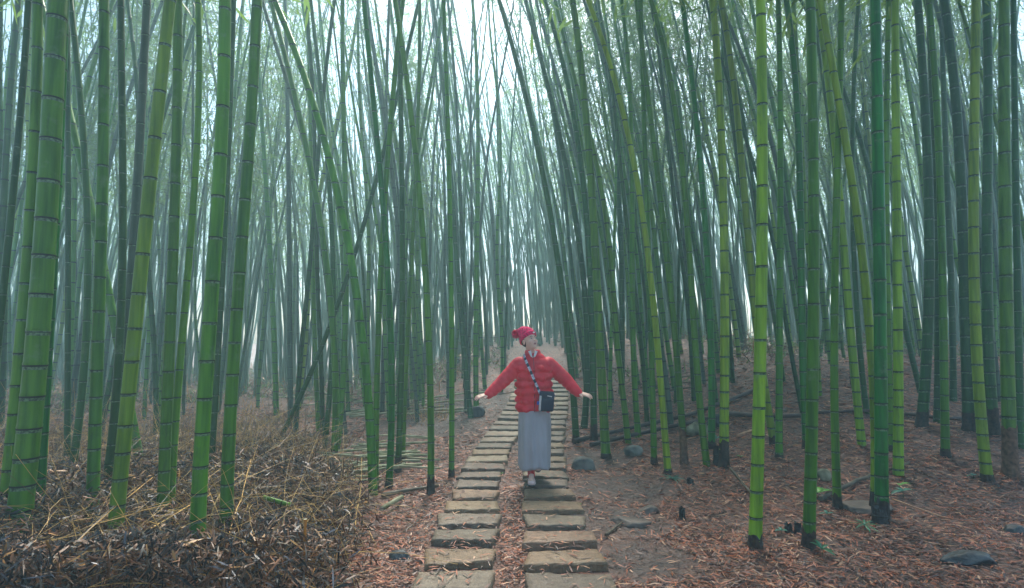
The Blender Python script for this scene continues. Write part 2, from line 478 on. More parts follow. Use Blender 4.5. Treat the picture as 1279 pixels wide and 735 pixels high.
# ------------------------------------------------------------------ path slabs
def slab(name, cx, cyy, w, d, h, ang, m, label, group, tiltx=0.0, rim=0.006):
    NX, NY = 14, 8
    bm = bmesh.new()
    r = random.Random(int(cx * 1000) + int(cyy * 7919))
    sk = [r.uniform(-0.022, 0.022) for _ in range(4)]
    # outline profile rows: bottom ring, mid ring, top ring, top grid
    def outline(u, v, lev):
        # u,v in [-1,1]
        x = u * w / 2; y = v * d / 2
        x += sk[0] * v * (u) + sk[1] * v * 0.4
        y += sk[2] * u * v + sk[3] * u * 0.5
        n = math.sin(13 * u + sk[0] * 900 + 3 * v) * 0.4 + math.sin(31 * u + sk[1] * 700) * 0.25 + math.sin(57 * u + 9 * v) * 0.2
        n2 = math.sin(11 * v + sk[2] * 800) * 0.4 + math.sin(29 * v + sk[3] * 600 + u) * 0.3
        if abs(v) > 0.99: y += rim * n * (1 if v > 0 else 1)
        if abs(u) > 0.99: x += rim * n2
        return x, y
    grid = {}
    for j in range(NY + 1):
        for i in range(NX + 1):
            u = -1 + 2 * i / NX; v = -1 + 2 * j / NY
            x, y = outline(u, v, 1)
            e = max(abs(u), abs(v))
            zz = h + 0.003 * math.sin(9 * u + sk[1] * 500) * math.cos(7 * v + sk[0] * 400) + r.uniform(-0.0012, 0.0012)
            if e > 0.99: zz -= 0.002 + r.uniform(0, 0.004); x *= 0.99; y *= 0.985
            grid[i, j] = bm.verts.new((x, y, zz))
    for j in range(NY):
        for i in range(NX):
            bm.faces.new((grid[i, j], grid[i + 1, j], grid[i + 1, j + 1], grid[i, j + 1]))
    per = [(i, 0) for i in range(NX)] + [(NX, j) for j in range(NY)] + [(i, NY) for i in range(NX, 0, -1)] + [(0, j) for j in range(NY, 0, -1)]
    prev = [grid[p] for p in per]
    for lev, (zz, off) in enumerate(((h * 0.72, 1.012), (h * 0.35, 1.004), (-0.05, 1.0))):
        cur = []
        for p, (i, j) in zip(prev, per):
            u = -1 + 2 * i / NX; v = -1 + 2 * j / NY
            x, y = outline(u, v, 0)
            q = 1 if zz < 0 else r.uniform(-1, 1)
            cur.append(bm.verts.new((x * off + 0.003 * q * u, y * off + 0.004 * q * v, zz + r.uniform(-0.004, 0.004))))
        for k in range(len(per)):
            k2 = (k + 1) % len(per)
            bm.faces.new((prev[k2], prev[k], cur[k], cur[k2]))
        prev = cur
    me = bpy.data.meshes.new(name); bm.to_mesh(me); bm.free()
    me.materials.append(m)
    for p in me.polygons: p.use_smooth = abs(p.normal.z) > 0.9
    zc = float(gz0(cx, cyy))
    sl = (float(gz0(cx, cyy + 0.1)) - float(gz0(cx, cyy - 0.1))) / 0.2
    o = link(name, me, None, (cx, cyy, zc - 0.008))
    o.rotation_euler = (math.atan(sl) + r.uniform(-0.03, 0.03), r.uniform(-0.028, 0.028), ang)
    tag(o, label, 'stone slab', group, 'thing')
    return o
ORD = ['nearest', 'second', 'third', 'fourth', 'fifth', 'sixth', 'seventh', 'eighth', 'ninth', 'tenth', 'eleventh', 'twelfth', 'thirteenth', 'fourteenth', 'fifteenth', 'sixteenth', 'seventeenth', 'eighteenth', 'nineteenth', 'twentieth']
LCOL = 'g t g g t t g g g b t g b b g b g b'.split()
RCOL = 'g t t g t t g g g t g t g g t g g t'.split()
KEY = {'g': ('slab_grey', 'grey'), 't': ('slab_tan', 'tan'), 'b': ('slab_buff', 'buff')}
def row(side, cols, y_first, pitch):
    k = 0; y = y_first
    while y < 14.2:
        off = 0.365 - 0.03 * float(sstep(6, 12, y))
        if side > 0: off = 0.345
        c = float(path_c(y)); dcdy = (float(path_c(y + 0.3)) - float(path_c(y - 0.3))) / 0.6
        ang = -math.atan(dcdy) * 0.8 + random.uniform(-0.03, 0.03)
        if k < len(cols): mk, cn = KEY[cols[k]]
        else: mk, cn = KEY[random.choice('ggbt')]
        w = 0.50 + random.uniform(-0.035, 0.03)
        if 5 <= k <= 7 and side < 0: w -= 0.06
        if k in (5, 6, 7) and side > 0: w -= 0.04
        sn = 'left' if side < 0 else 'right'
        if k < 16:
            lab = f'{cn} stone slab, {ORD[k]} from the camera in the {sn} row' if k else f'{cn} stone slab nearest the camera in the {sn} row of the path'
            grp = f'{sn} row of path slabs'
        else:
            lab = f'narrow grey brown slab of the {sn} row far up the path behind the woman'
            grp = f'far slabs of the {sn} row'
        slab('stone_slab', c + side * off, y, w, pitch * random.uniform(0.58, 0.71), 0.050 + random.uniform(-0.006, 0.006), ang, M[mk], lab, grp)
        y += pitch * random.uniform(0.97, 1.03); k += 1
row(-1, LCOL, 3.66, 0.407)
row(1, RCOL, 3.62, 0.410)
# one strip of slabs is already under the camera, outside the photograph

# ------------------------------------------------------------------ bamboo near the camera (measured one by one)
# pixels base-first [(x, y) ...], width px near the base, tone, dark base height (m), label
CULMS = [
 ([(20,677),(38,520),(52,365),(66,120),(72,0)], 31, 'green', 0, 'thickest dark green culm at the left edge, leaning right'),
 ([(4,655),(20,480),(33,365),(42,185),(47,0)], 16, 'green', 0, 'green culm just left of the thickest culm at the left edge'),
 ([(-22,640),(3,370),(18,220),(33,40),(36,0)], 10, 'dark', 0, 'slim dark culm leaning right at the very left edge'),
 ([(46,655),(55,500),(62,365),(72,200),(80,0)], 16, 'vivid', 0, 'deep green culm rising just right of the thickest culm'),
 ([(176,588),(150,430),(133,370),(113,250),(75,95),(50,0)], 12, 'green', 0, 'green culm slanting up left across its upright neighbours near the left edge'),
 ([(88,602),(104,450),(111,365),(105,200),(88,0)], 10, 'dark', 0, 'dark green culm bending left, third clump from the left edge'),
 ([(84,592),(84,365),(86,200),(84,0)], 8, 'dark', 0, 'thin dark culm behind the slanting culm at left'),
 ([(115,650),(120,470),(125,370),(128,200),(130,0)], 16, 'green', 0, 'upright green culm between the slanting culm and the pale grey one'),
 ([(130,630),(143,500),(153,370),(152,150),(151,0)], 11, 'dark', 0, 'slim dark green culm just left of the tall grey culm'),
 ([(137,615),(152,480),(163,365),(174,180),(184,0)], 13, 'grey', 0, 'dusty grey green culm leaning right at left'),
 ([(144,672),(153,540),(163,465),(176,370),(194,150),(213,0)], 19, 'lime', 0, 'bright lime culm leaning right above the brush, brightest at left'),
 ([(203,648),(208,480),(216,370),(220,150),(222,0)], 15, 'green', 0, 'green culm with wide pale joints right of the bright leaning culm'),
 ([(213,640),(223,480),(232,365),(243,240),(247,0)], 10, 'green', 0, 'slim green culm leaning right behind the wide jointed culm'),
 ([(246,692),(250,590),(256,465),(267,365),(274,200),(281,0)], 20, 'green', 0, 'tall thick green culm standing in the brush, leaning right'),
 ([(262,600),(275,400),(284,200),(292,0)], 9, 'dark', 0, 'thin dark culm behind the tall thick culm in the brush'),
 ([(282,670),(288,520),(297,365),(310,200),(321,0)], 17, 'green', 0, 'thick green culm rightmost in the front left clump'),
 ([(466,618),(460,490),(453,425),(443,370),(426,250),(405,175),(380,100),(343,0)], 13, 'green', 0.0, 'bright green culm curving far to the left at its top'),
 ([(417,575),(418,440),(412,370),(403,300),(385,190),(360,90),(338,0)], 10, 'green', 0.12, 'green culm curving left just left of the bright curving culm'),
 ([(405,560),(415,440),(416,370),(411,225),(398,90),(388,0)], 8, 'dark', 0, 'slim dark culm bowing left behind the curving pair'),
 ([(421,563),(430,440),(432,365),(430,185),(428,0)], 9, 'green', 0, 'straight green culm beside the curving pair'),
 ([(486,610),(488,490),(486,370),(483,300),(473,200),(463,100),(455,0)], 10, 'vivid', 0.1, 'vivid green culm bowing left, right of the bright curving culm'),
 ([(538,618),(537,480),(534,370),(521,225),(509,100),(493,0)], 10, 'green', 0.18, 'slim green culm on bare ground left of the path, brown at its foot'),
 ([(469,606),(471,480),(474,370),(484,200),(497,60),(503,0)], 9, 'green', 0, 'green culm leaning right across the bowing culms'),
 ([(497,590),(500,480),(503,365),(500,120),(498,0)], 9, 'dark', 0.2, 'dark green culm with sooty foot in the clump left of the path'),
 ([(503,578),(508,440),(512,365),(520,200),(524,0)], 7, 'green', 0.1, 'thin culm just right of the sooty footed culm left of the path'),
 ([(564,597),(564,480),(564,370),(559,150),(554,0)], 8, 'green', 0.1, 'straight slim culm nearest the left row of slabs'),
 ([(342,566),(355,536),(420,375),(440,330),(470,245),(495,105),(525,0)], 8, 'dark', 0, 'dark fallen culm leaning steeply right across all the others'),
 ([(588,522),(580,440),(573,365),(560,180),(540,0)], 8, 'dark', 0, 'slim culm bowing left beside the dark rock left of the path'),
 ([(595,512),(594,430),(595,365),(597,180),(590,0)], 8, 'green', 0, 'slim green culm standing behind the dark rock'),
 ([(345,522),(343,440),(340,365),(325,120),(318,0)], 8, 'green', 0, 'slim green culm behind the golden dry grass at left'),
 ([(363,532),(363,440),(361,365),(360,180),(356,0)], 8, 'grey', 0, 'dull grey culm behind the golden dry grass at left'),
 ([(398,540),(394,440),(391,365),(388,180),(384,0)], 7, 'green', 0, 'slim culm where the dry grass meets the curving pair'),
 # right of the path
 ([(720,553),(713,465),(704,370),(690,280),(665,165),(640,50),(622,0)], 9, 'dark', 0.1, 'first culm right of the path, arching left over it'),
 ([(730,535),(733,440),(729,365),(717,245),(700,175),(680,100),(657,0)], 9, 'dark', 0, 'dark green culm arching left beside the woman'),
 ([(742,552),(741,440),(737,365),(719,160),(700,65),(680,0)], 9, 'dark', 0.25, 'dark culm with black foot behind the first arching culm'),
 ([(757,572),(750,440),(746,365),(730,125),(715,0)], 12, 'green', 0.06, 'sturdy green culm beside the blue grey rock'),
 ([(776,492),(778,430),(776,365),(763,125),(743,0)], 8, 'dark', 0, 'slim dark culm behind the two fallen poles'),
 ([(833,592),(829,500),(824,430),(812,365),(801,277),(791,200),(773,110),(748,35),(733,0)], 9, 'lime', 0.05, 'yellow lime culm bending left, standing above the small fern'),
 ([(797,546),(792,440),(789,365),(787,120),(776,0)], 8, 'green', 0, 'slim green culm in front of the fallen poles right of the sturdy one'),
 ([(855,580),(849,490),(838,380),(829,270),(812,150),(795,0)], 9, 'green', 0.42, 'green culm with long dry brown foot right of the yellow lime culm'),
 ([(817,580),(814,460),(812,380),(806,200),(800,0)], 8, 'green', 0.1, 'slim green culm just left of the yellow lime culm'),
 ([(882,582),(874,470),(862,365),(851,200),(835,80),(812,0)], 9, 'green', 0, 'green culm bending left, left of the mossy rock clump'),
 ([(889,560),(888,460),(886,365),(872,175),(852,0)], 9, 'vivid', 0.1, 'vivid green culm touching the sooty footed culm near the mossy rock'),
 ([(904,583),(905,470),(905,365),(900,150),(890,0)], 12, 'lime', 0.3, 'yellow green culm with charred black foot near the mossy rock'),
 ([(966,555),(955,460),(938,370),(927,200),(916,100),(900,0)], 10, 'lime', 0.1, 'lime culm bending left, emerging behind the big front culm'),
 ([(943,686),(948,500),(951,370),(952,180),(950,0)], 16, 'lime', 0.10, 'big upright yellow green culm, nearest right of the path'),
 ([(973,572),(974,470),(973,365),(975,180),(972,0)], 9, 'green', 0.05, 'slim green culm just right of the big upright culm'),
 ([(1008,560),(1004,470),(1001,370),(995,125),(982,0)], 10, 'vivid', 0.1, 'green culm half hidden behind the second big upright culm'),
 ([(1010,684),(1014,500),(1017,365),(1015,150),(1012,0)], 15, 'green', 0.14, 'second big upright culm, with stump at its left'),
 ([(1046,636),(1043,500),(1042,365),(1048,150),(1051,0)], 10, 'green', 0.14, 'slim green culm crossing in front of the leaning lime culm'),
 ([(1092,640),(1091,465),(1081,365),(1060,200),(1045,110),(1024,0)], 11, 'lime', 0.2, 'lime culm leaning left into the second big culm'),
 ([(1076,556),(1068,465),(1058,365),(1045,200),(1020,0)], 10, 'lime', 0, 'lime culm behind the crossing pair, bending left'),
 ([(1082,516),(1075,430),(1068,365),(1065,200),(1072,0)], 7, 'dark', 0, 'thin dark culm in the gap left of the deep green trio'),
 ([(1101,650),(1102,500),(1097,365),(1097,150),(1093,0)], 16, 'vivid', 0.17, 'thick deep emerald culm with black sooty foot'),
 ([(1113,562),(1110,470),(1108,365),(1110,0)], 9, 'green', 0.05, 'slim culm between the emerald culm and the yellow green one'),
 ([(1122,593),(1122,470),(1121,365),(1119,150),(1118,0)], 12, 'lime', 0, 'short jointed yellow green culm right of the emerald culm'),
 ([(1151,533),(1157,440),(1161,365),(1153,100),(1146,0)], 13, 'dark', 0.22, 'dark culm with charred foot right of the yellow green one'),
 ([(1172,528),(1173,440),(1172,365),(1166,150),(1161,0)], 11, 'dark', 0.0, 'dark culm touching the charred footed culm at right'),
 ([(1181,570),(1179,470),(1178,365),(1172,180),(1160,0)], 10, 'green', 0.1, 'mid green culm in front of the dark pair at right'),
 ([(1191,502),(1190,430),(1188,365),(1180,150),(1176,0)], 8, 'dark', 0, 'almost black thin culm between the dark culms at right'),
 ([(1211,538),(1208,440),(1204,365),(1194,125),(1179,0)], 14, 'dark', 0.25, 'broad dark teal culm with black foot at right'),
 ([(1233,600),(1224,500),(1217,365),(1217,150),(1219,0)], 13, 'lime', 0.06, 'bright lime culm among the dark ones near the right edge'),
 ([(1241,543),(1237,440),(1231,365),(1234,200),(1232,0)], 13, 'dark', 0.3, 'dark culm directly behind the bright lime one at right'),
 ([(1262,594),(1260,470),(1255,365),(1255,150),(1254,0)], 16, 'green', 0.5, 'rightmost green culm with tall charred brown foot'),
 ([(1150,492),(1136,425),(1126,390),(1105,300),(1080,190),(1040,80),(1000,0)], 7, 'dark', 0, 'thin dark culm leaning far left behind the emerald trio'),
 ([(1275,560),(1272,400),(1268,200),(1266,0)], 9, 'dark', 0, 'slim dark culm cut by the right edge of the photo'),
]
heroes = []
def crown_mesh(f, H, z_start, r, per=15, size=1.0):
    P, yaw, pit = [], [], []
    z = z_start
    while z < H:
        x, y = f(z)
        for _ in range(3):
            a = r.uniform(0, 2 * PI); Ln = r.uniform(0.6, 1.5) * (1.15 - 0.4 * z / H); up = r.uniform(0.3, 0.9)
            for _ in range(per):
                s_ = r.uniform(0.2, 1.08)
                P.append((x + math.cos(a) * Ln * s_ + r.gauss(0, 0.10), y + math.sin(a) * Ln * s_ + r.gauss(0, 0.10), z + up * Ln * s_ - 0.9 * Ln * s_ * s_ - r.uniform(0, 0.14)))
                yaw.append(a + r.gauss(0, 0.9)); pit.append(r.uniform(-1.2, 0.15))
        z += r.uniform(0.22, 0.36)
    n = len(P)
    lv, lf = scatter_leaves(np.array(P), rng.uniform(0.14, 0.22, n) * size, rng.uniform(0.024, 0.038, n) * size, np.array(yaw), np.array(pit), rng.uniform(-0.6, 0.6, n), rng.uniform(-0.015, 0.005, n))
    return mesh_np('leafy_top', lv, lf, [M['leaf']])
for k, (pp, wpx, tone, dark, lab) in enumerate(CULMS):
    b = hit(*pp[0])
    dist = b.y
    lean = random.uniform(-0.02, 0.03)
    pts = [b] + [onplane(px, py, b.y + lean * (i + 1) * 0.5) for i, (px, py) in enumerate(pp[1:])]
    # keep the axis single-valued in height
    f = culm_axis([(p.x, p.y, p.z) for p in pts])
    r = wpx / 2 * dist / F_PX * (0.84 if not k else 0.87 if pp[0][0] < 330 else 0.84 if pp[0][0] < 600 else 0.93)
    H = 11.5 + random.uniform(-1, 1)
    fo = (lambda f, b: (lambda z: (f(z + b.z)[0] - b.x, f(z + b.z)[1] - b.y)))(f, b)
    sp = 0.27 + random.uniform(-0.03, 0.03) + (0.05 if wpx > 14 else 0) + (0.03 if dist > 7 else 0)
    V, Fc, mi = culm_geo(fo, 0.0, H, r, 14, 2, sp)
    me = mesh_np('culm', V, Fc, [M[tone], M['node_dark'], M['node_pale']], mi, True)
    root = bpy.data.objects.new('bamboo', None); COL.objects.link(root)
    root.location = b; root.empty_display_size = 0.2
    tag(root, lab, 'bamboo', 'bamboo culms standing nearest the camera')
    link('stalk', me, root)
    if not 330 < pp[0][0] < 770 and H + b.z - max(5.6, 0.66 * dist + 1.9) > 3.2: link('leafy_top', crown_mesh(fo, H, max(5.6, 0.66 * dist + 1.9) - b.z, random, 14, 1.25), root)  # unseen crowns above the frame, added to shade the near forest
    if dark > 0:
        rings = 9; sides = 14; V = []; Fc = []
        rr = random.Random(k)
        for j in range(rings):
            zz = -0.06 + (dark + 0.06) * j / (rings - 1)
            x, y = fo(zz)
            for a in range(sides):
                th = 2 * PI * a / sides
                zj = zz + (rr.uniform(-0.05, 0.03) * min(1, dark * 5) if j == rings - 1 else 0)
                q = r * (1.14 + rr.uniform(-0.03, 0.05) + 0.25 * math.exp(-max(0, zz) / 0.05)) * (1 - 0.1 * (j / rings))
                V.append((x + q * math.cos(th), y + q * math.sin(th), zj))
            if j:
                for a in range(sides):
                    a2 = (a + 1) % sides
                    Fc.append(((j - 1) * sides + a, (j - 1) * sides + a2, j * sides + a2, j * sides + a))
        link('foot_sheath', mesh_np('foot_sheath', V, Fc, [M['sheath_brown'] if dark > 0.4 else M['sheath']], None, True), root)
    heroes.append((b.x, b.y))

# ------------------------------------------------------------------ bamboo further back: prototypes with leafy tops, copied
def make_proto(seed, tone, bend, H, r0):
    rr = random.Random(seed)
    ph = rr.uniform(0, 6); am = rr.uniform(0.02, 0.07)
    def f(z):
        t = max(0, z) / H
        return bend * H * 0.35 * t ** 1.9 + am * math.sin(1.1 * z + ph) * min(1, z / 2), am * 0.7 * math.sin(0.9 * z + ph * 2) * min(1, z / 2)
    V, Fc, mi = culm_geo(f, 0, H, r0, 7, 1, 0.36, rr, 0.75)
    st_me = mesh_np('stalk', V, Fc, [M[tone], M['node_dark'], M['node_pale']], mi, True)
    # crown: drooping twigs that carry narrow leaves
    P, yaw, pit = [], [], []
    tw = []
    z = H * rr.uniform(0.36, 0.46)
    while z < H * 1.0:
        x, y = f(z)
        for _ in range(2 + (z > H * 0.6)):
            a = rr.uniform(0, 2 * PI); Ln = rr.uniform(0.5, 1.25) * (1.15 - 0.5 * z / H)
            p0 = Vector((x, y, z)); up = rr.uniform(0.3, 0.9)
            pts = []
            for q in range(4):
                s = q / 3
                pts.append(p0 + Vector((math.cos(a) * Ln * s, math.sin(a) * Ln * s, up * Ln * s - 0.9 * Ln * s * s)))
            tw.append(tube(pts, 0.007, 0.003, 3))
            for _ in range(rr.randint(13, 20)):
                s = rr.uniform(0.25, 1.08)
                c = p0 + Vector((math.cos(a) * Ln * s, math.sin(a) * Ln * s, up * Ln * s - 0.9 * Ln * s * s))
                P.append((c.x + rr.gauss(0, 0.07), c.y + rr.gauss(0, 0.07), c.z - rr.uniform(0, 0.14)))
                yaw.append(a + rr.gauss(0, 0.9)); pit.append(rr.uniform(-1.2, 0.15))
        z += rr.uniform(0.2, 0.34)
    n = len(P)
    lv, lf = scatter_leaves(np.array(P), rng.uniform(0.11, 0.19, n), rng.uniform(0.018, 0.03, n), np.array(yaw), np.array(pit), rng.uniform(-0.6, 0.6, n), rng.uniform(-0.015, 0.005, n))
    tv, tf = merge(tw)
    leaf_me = mesh_np('leaves', lv, lf, [M['leaf']])
    bm = bmesh.new(); bm.from_mesh(leaf_me)
    bvs = [bm.verts.new(v) for v in tv]
    for q in tf:
        try: ff = bm.faces.new([bvs[i] for i in q]); ff.material_index = 1
        except ValueError: pass
    bm.to_mesh(leaf_me); bm.free(); leaf_me.materials.append(M['twig'])
    return st_me, leaf_me
TONES = ['green', 'dark', 'green', 'grey', 'green', 'dark', 'green', 'dark', 'lime', 'green', 'grey', 'dark']
PROTO = [make_proto(100 + i, TONES[i], (0.12, 0.26, 0.42, 0.58, 0.2, 0.34)[i % 6], random.uniform(11, 14.5), random.uniform(0.034, 0.050)) for i in range(12)]

NICK = {0: 'thickest left edge culm', 10: 'bright lime leaning culm', 13: 'tall thick culm in the brush', 15: 'rightmost thick left culm', 30: 'dull grey culm',
        16: 'bright curving culm', 20: 'vivid green bowing culm', 21: 'brown footed slim culm', 25: 'slim culm nearest the slabs', 28: 'dark rock', 32: 'arching culm beside the woman',
        35: 'sturdy culm by the rock', 37: 'yellow lime culm', 39: 'dry brown footed culm', 43: 'charred footed lime culm', 45: 'big upright lime culm', 48: 'second big upright culm',
        50: 'lime culm leaning left', 53: 'emerald culm', 55: 'jointed yellow green culm', 60: 'broad teal culm', 61: 'bright right edge lime culm', 63: 'rightmost brown footed culm'}
used_labels = {}
def mid_label(x, y, tone):
    px = x / y * F_PX + CX
    k = min(NICK, key=lambda q: abs(CULMS[q][0][0][0] - px))
    sd = 'left' if px < CULMS[k][0][0][0] else 'right'
    dist = 'hazy' if y < 10.3 else 'pale'
    tn = {'lime': 'yellow green', 'green': 'green', 'dark': 'dark', 'grey': 'greyish'}[tone]
    if 610 < px < 712: return f'{dist} slim {tn} culm behind the woman, ' + ('left' if px < 665 else 'right') + ' of her hat'
    return f'{dist} slim {tn} culm behind, just {sd} of the {NICK[k]}'
def far_label(x, y):
    px = x / y * F_PX + CX
    if y < 12.5:
        if px < 330: return 'hazy green culm behind the thick culms at far left', 'hazy culms of the left thicket'
        if px < 600: return 'slim hazy culm behind the clumps left of the path', 'hazy culms left of the path'
        if px < 700: return 'slim hazy culm standing close to the path edge behind the woman', 'hazy culms by the path'
        if px < 960: return 'slim hazy culm behind the fallen poles right of the path', 'hazy culms right of the path'
        return 'shaded slim culm on the slope behind the dark culms at right', 'hazy culms of the right slope'
    if px < 330: return 'pale thin culm deep in the fog at far left', 'pale culms deep at the left'
    if px < 600: return 'pale thin culm with leafy top in the fog left of the path', 'pale culms left of the path'
    if px < 740: return 'faint thin culm where the path vanishes in fog', 'faint culms at the end of the path'
    if px < 960: return 'pale thin culm in the fog right of the path', 'pale culms right of the path'
    return 'pale thin culm in the fog at far right', 'pale culms deep at the right'

spots = []
def lean_of(x, y):
    px = x / y * F_PX + CX
    if x > path_c(y): return random.gauss(PI, 0.35) if random.random() < 0.85 else random.gauss(0, 0.9)
    if px > 330: return PI + random.gauss(0, 0.8) if random.random() < 0.85 else random.gauss(0, 0.8)
    return random.gauss(0, 1.3)
tries = 0
while len(spots) < 236 and tries < 60000:
    tries += 1
    y = 7.6 + (17.0 - 7.6) * random.random() ** 0.85
    x = random.uniform(-1, 1) * (0.93 * y + 0.3)
    c = float(path_c(y)); dx = x - c
    if len(spots) < 46:
        y = random.uniform(9.5, 17.0); x = float(path_c(y)) + random.choice((-1, -1, 1)) * random.uniform(0.8, 3.6); c = float(path_c(y)); dx = x - c
    if -0.95 < dx < 0.85 and y < 9.5: continue
    if -0.78 < dx < 0.80: continue
    if y < 10.0 and -3.6 < x < c: 
        if random.random() < 0.5: continue
    if y < 9.0 and 0 < dx < 3.0 and random.random() < 0.4: continue
    if 330 < x / y * F_PX + CX < 600 and random.random() < 0.35: continue
    # clumping
    if wob(x * 1.0, y * 1.0, 1.1) < -0.25 and random.random() < 0.6: continue
    md = 0.16 if random.random() < 0.3 else 0.34
    if any((x - a) ** 2 + (y - b) ** 2 < md * md for a, b, in [(s[0], s[1]) for s in spots] + heroes): continue
    spots.append((x, y))
for (x, y) in spots:
    i = random.randrange(12)
    if y > 10 and random.random() < 0.4: i = random.choice([0, 2, 4, 10])
    root = bpy.data.objects.new('bamboo', None); COL.objects.link(root)
    root.location = (x, y, g(x, y)); root.empty_display_size = 0.2
    sc = random.uniform(0.82, 1.1)
    root.scale = (sc, sc, sc * random.uniform(0.95, 1.1))
    la = lean_of(x, y)
    tilt = max(0, random.gauss(0.035, 0.03)) + (0.045 if path_c(y) < x < 0.55 * y else 0)
    root.rotation_euler = (Matrix.Rotation(la, 4, 'Z') @ Matrix.Rotation(tilt, 4, 'Y')).to_euler()
    lab, grp = far_label(x, y)
    if y < 12.5: lab = mid_label(x, y, TONES[i])
    tag(root, lab, 'bamboo', grp)
    link('stalk', PROTO[i][0], root)
    pxx = x / y * F_PX + CX
    if y > 11.5 and not (abs(x - float(path_c(y))) < 2.6 and y < 16) and not (300 < pxx < 760 and random.random() < 0.65): link('leafy_top', PROTO[i][1], root)

by_lab = {}
for o in COL.objects:
    if o.get('label', '').startswith(('hazy slim', 'pale slim')): by_lab.setdefault(o['label'], []).append(o)
for lb, os_ in by_lab.items():
    if len(os_) in (2, 3):
        os_.sort(key=lambda o: o.location.y)
        for w_, o in zip(('nearer', 'farther') if len(os_) == 2 else ('nearest', 'middle', 'farthest'), os_):
            o['label'] = w_ + ' ' + lb.split(' ', 1)[1]
# beyond: the culms nobody could count
Vs, Fs, Ms, LV, LF = [], [], [], [], []
off = 0; loff = 0
for _ in range(2000):
    y = random.uniform(15.5, 44); x = random.uniform(-1, 1) * (0.95 * y + 1)
    if y < 19 and abs(x - float(path_c(y))) < 0.75: continue
    i = random.randrange(12)
    me = PROTO[i][0]; n = len(me.vertices)
    co = np.empty(n * 3, np.float32); me.vertices.foreach_get('co', co); co = co.reshape(-1, 3)
    la = lean_of(x, y); sc = random.uniform(0.8, 1.05)
    mt = np.array((Matrix.Translation((x, y, g(x, y))) @ Matrix.Rotation(la, 4, 'Z') @ Matrix.Rotation(max(0, random.gauss(0.04, 0.04)), 4, 'Y') @ Matrix.Diagonal((sc, sc, sc, 1))))
    Vs.append(co @ mt[:3, :3].T + mt[:3, 3])
    fq = np.empty(len(me.loops), np.int32); me.loops.foreach_get('vertex_index', fq)
    Fs.append(fq.reshape(-1, 4) + off); off += n
    if random.random() < (0.14 if 420 < x / y * F_PX + CX < 740 else 0.2):
        lm = PROTO[i][1]; ln = len(lm.vertices)
        lc = np.empty(ln * 3, np.float32); lm.vertices.foreach_get('co', lc); lc = lc.reshape(-1, 3)
        nq = sum(1 for p in lm.polygons if p.material_index == 0)
        lc = lc[:nq * 3]
        LV.append(lc @ mt[:3, :3].T + mt[:3, 3])
        b_ = np.arange(nq // 2)[:, None] * 6
        LF.append(np.concatenate([b_ + [0, 1, 3, 2], b_ + [2, 3, 5, 4]], 1).reshape(-1, 4) + loff); loff += nq * 3
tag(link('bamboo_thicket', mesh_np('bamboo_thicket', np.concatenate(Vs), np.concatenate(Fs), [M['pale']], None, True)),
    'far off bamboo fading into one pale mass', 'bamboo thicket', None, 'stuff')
tag(link('bamboo_foliage', mesh_np('bamboo_foliage', np.concatenate(LV), np.concatenate(LF), [M['leaf']])),
    'fine leaves of the far bamboo, pale in the fog', 'foliage', None, 'stuff')

# ------------------------------------------------------------------ leaf litter
def litter(n, yr, xr_fn, seed):
    r = np.random.default_rng(seed)
    u = r.random(n)
    y = yr[0] + (yr[1] - yr[0]) * u
    x = xr_fn(y, r)
    return x, y, r
xs, ys = [], []
r = np.random.default_rng(5)
for (n, a, b, wfac) in ((52000, 3.1, 5.2, 0.98), (52000, 5.0, 8.0, 0.98), (46000, 8.0, 13.0, 0.98), (20000, 13, 22, 0.95)):
    y = r.uniform(a, b, n); x = r.uniform(-1, 1, n) * (y * wfac + 0.3)
    xs.append(x); ys.append(y)
x = np.concatenate(xs); y = np.concatenate(ys)
offp = np.abs(x - path_c(y))
onslab = (offp > 0.10) & (offp < 0.62)
keep = ~(onslab & (r.random(len(x)) > 0.075))
for p, rad in zip(MUD, (0.5, 0.42, 0.35, 0.5, 0.9, 0.8)):
    dd = np.hypot(x - p.x, y - p.y)
    keep &= ~((dd < rad * 1.1) & (r.random(len(x)) > 0.18))
clump = wob(x * 2, y * 2, 1.7)
keep &= r.random(len(x)) < np.clip(0.75 + 0.35 * clump, 0.25, 1)
x, y, onslab = x[keep], y[keep], onslab[keep]
n = len(x)
z = gz(x, y) + 0.008 + r.random(n) * 0.014
z = np.where(onslab, gz0(x, y) + 0.052, z)
sizef = np.where(y > 8, 1.4, np.where(y < 5.5, 0.85, 1.0))
Ln = r.uniform(0.035, 0.12, n) * sizef; Wd = r.uniform(0.005, 0.016, n) * sizef
lv, lf = scatter_leaves(np.stack([x, y, z], 1), Ln, Wd, r.uniform(0, 2 * PI, n), np.where(onslab, 0, r.normal(0, 0.16, n)), np.where(onslab, 0, r.normal(0, 0.4, n)), r.uniform(-0.004, 0.012, n))
mi = np.repeat(r.choice(6, n, p=[0.27, 0.14, 0.15, 0.13, 0.15, 0.16]), 2)
tag(link('leaf_litter', mesh_np('leaf_litter', lv, lf, LIT, mi)), 'fallen reddish brown bamboo leaves carpeting the ground', 'fallen leaves', None, 'stuff')

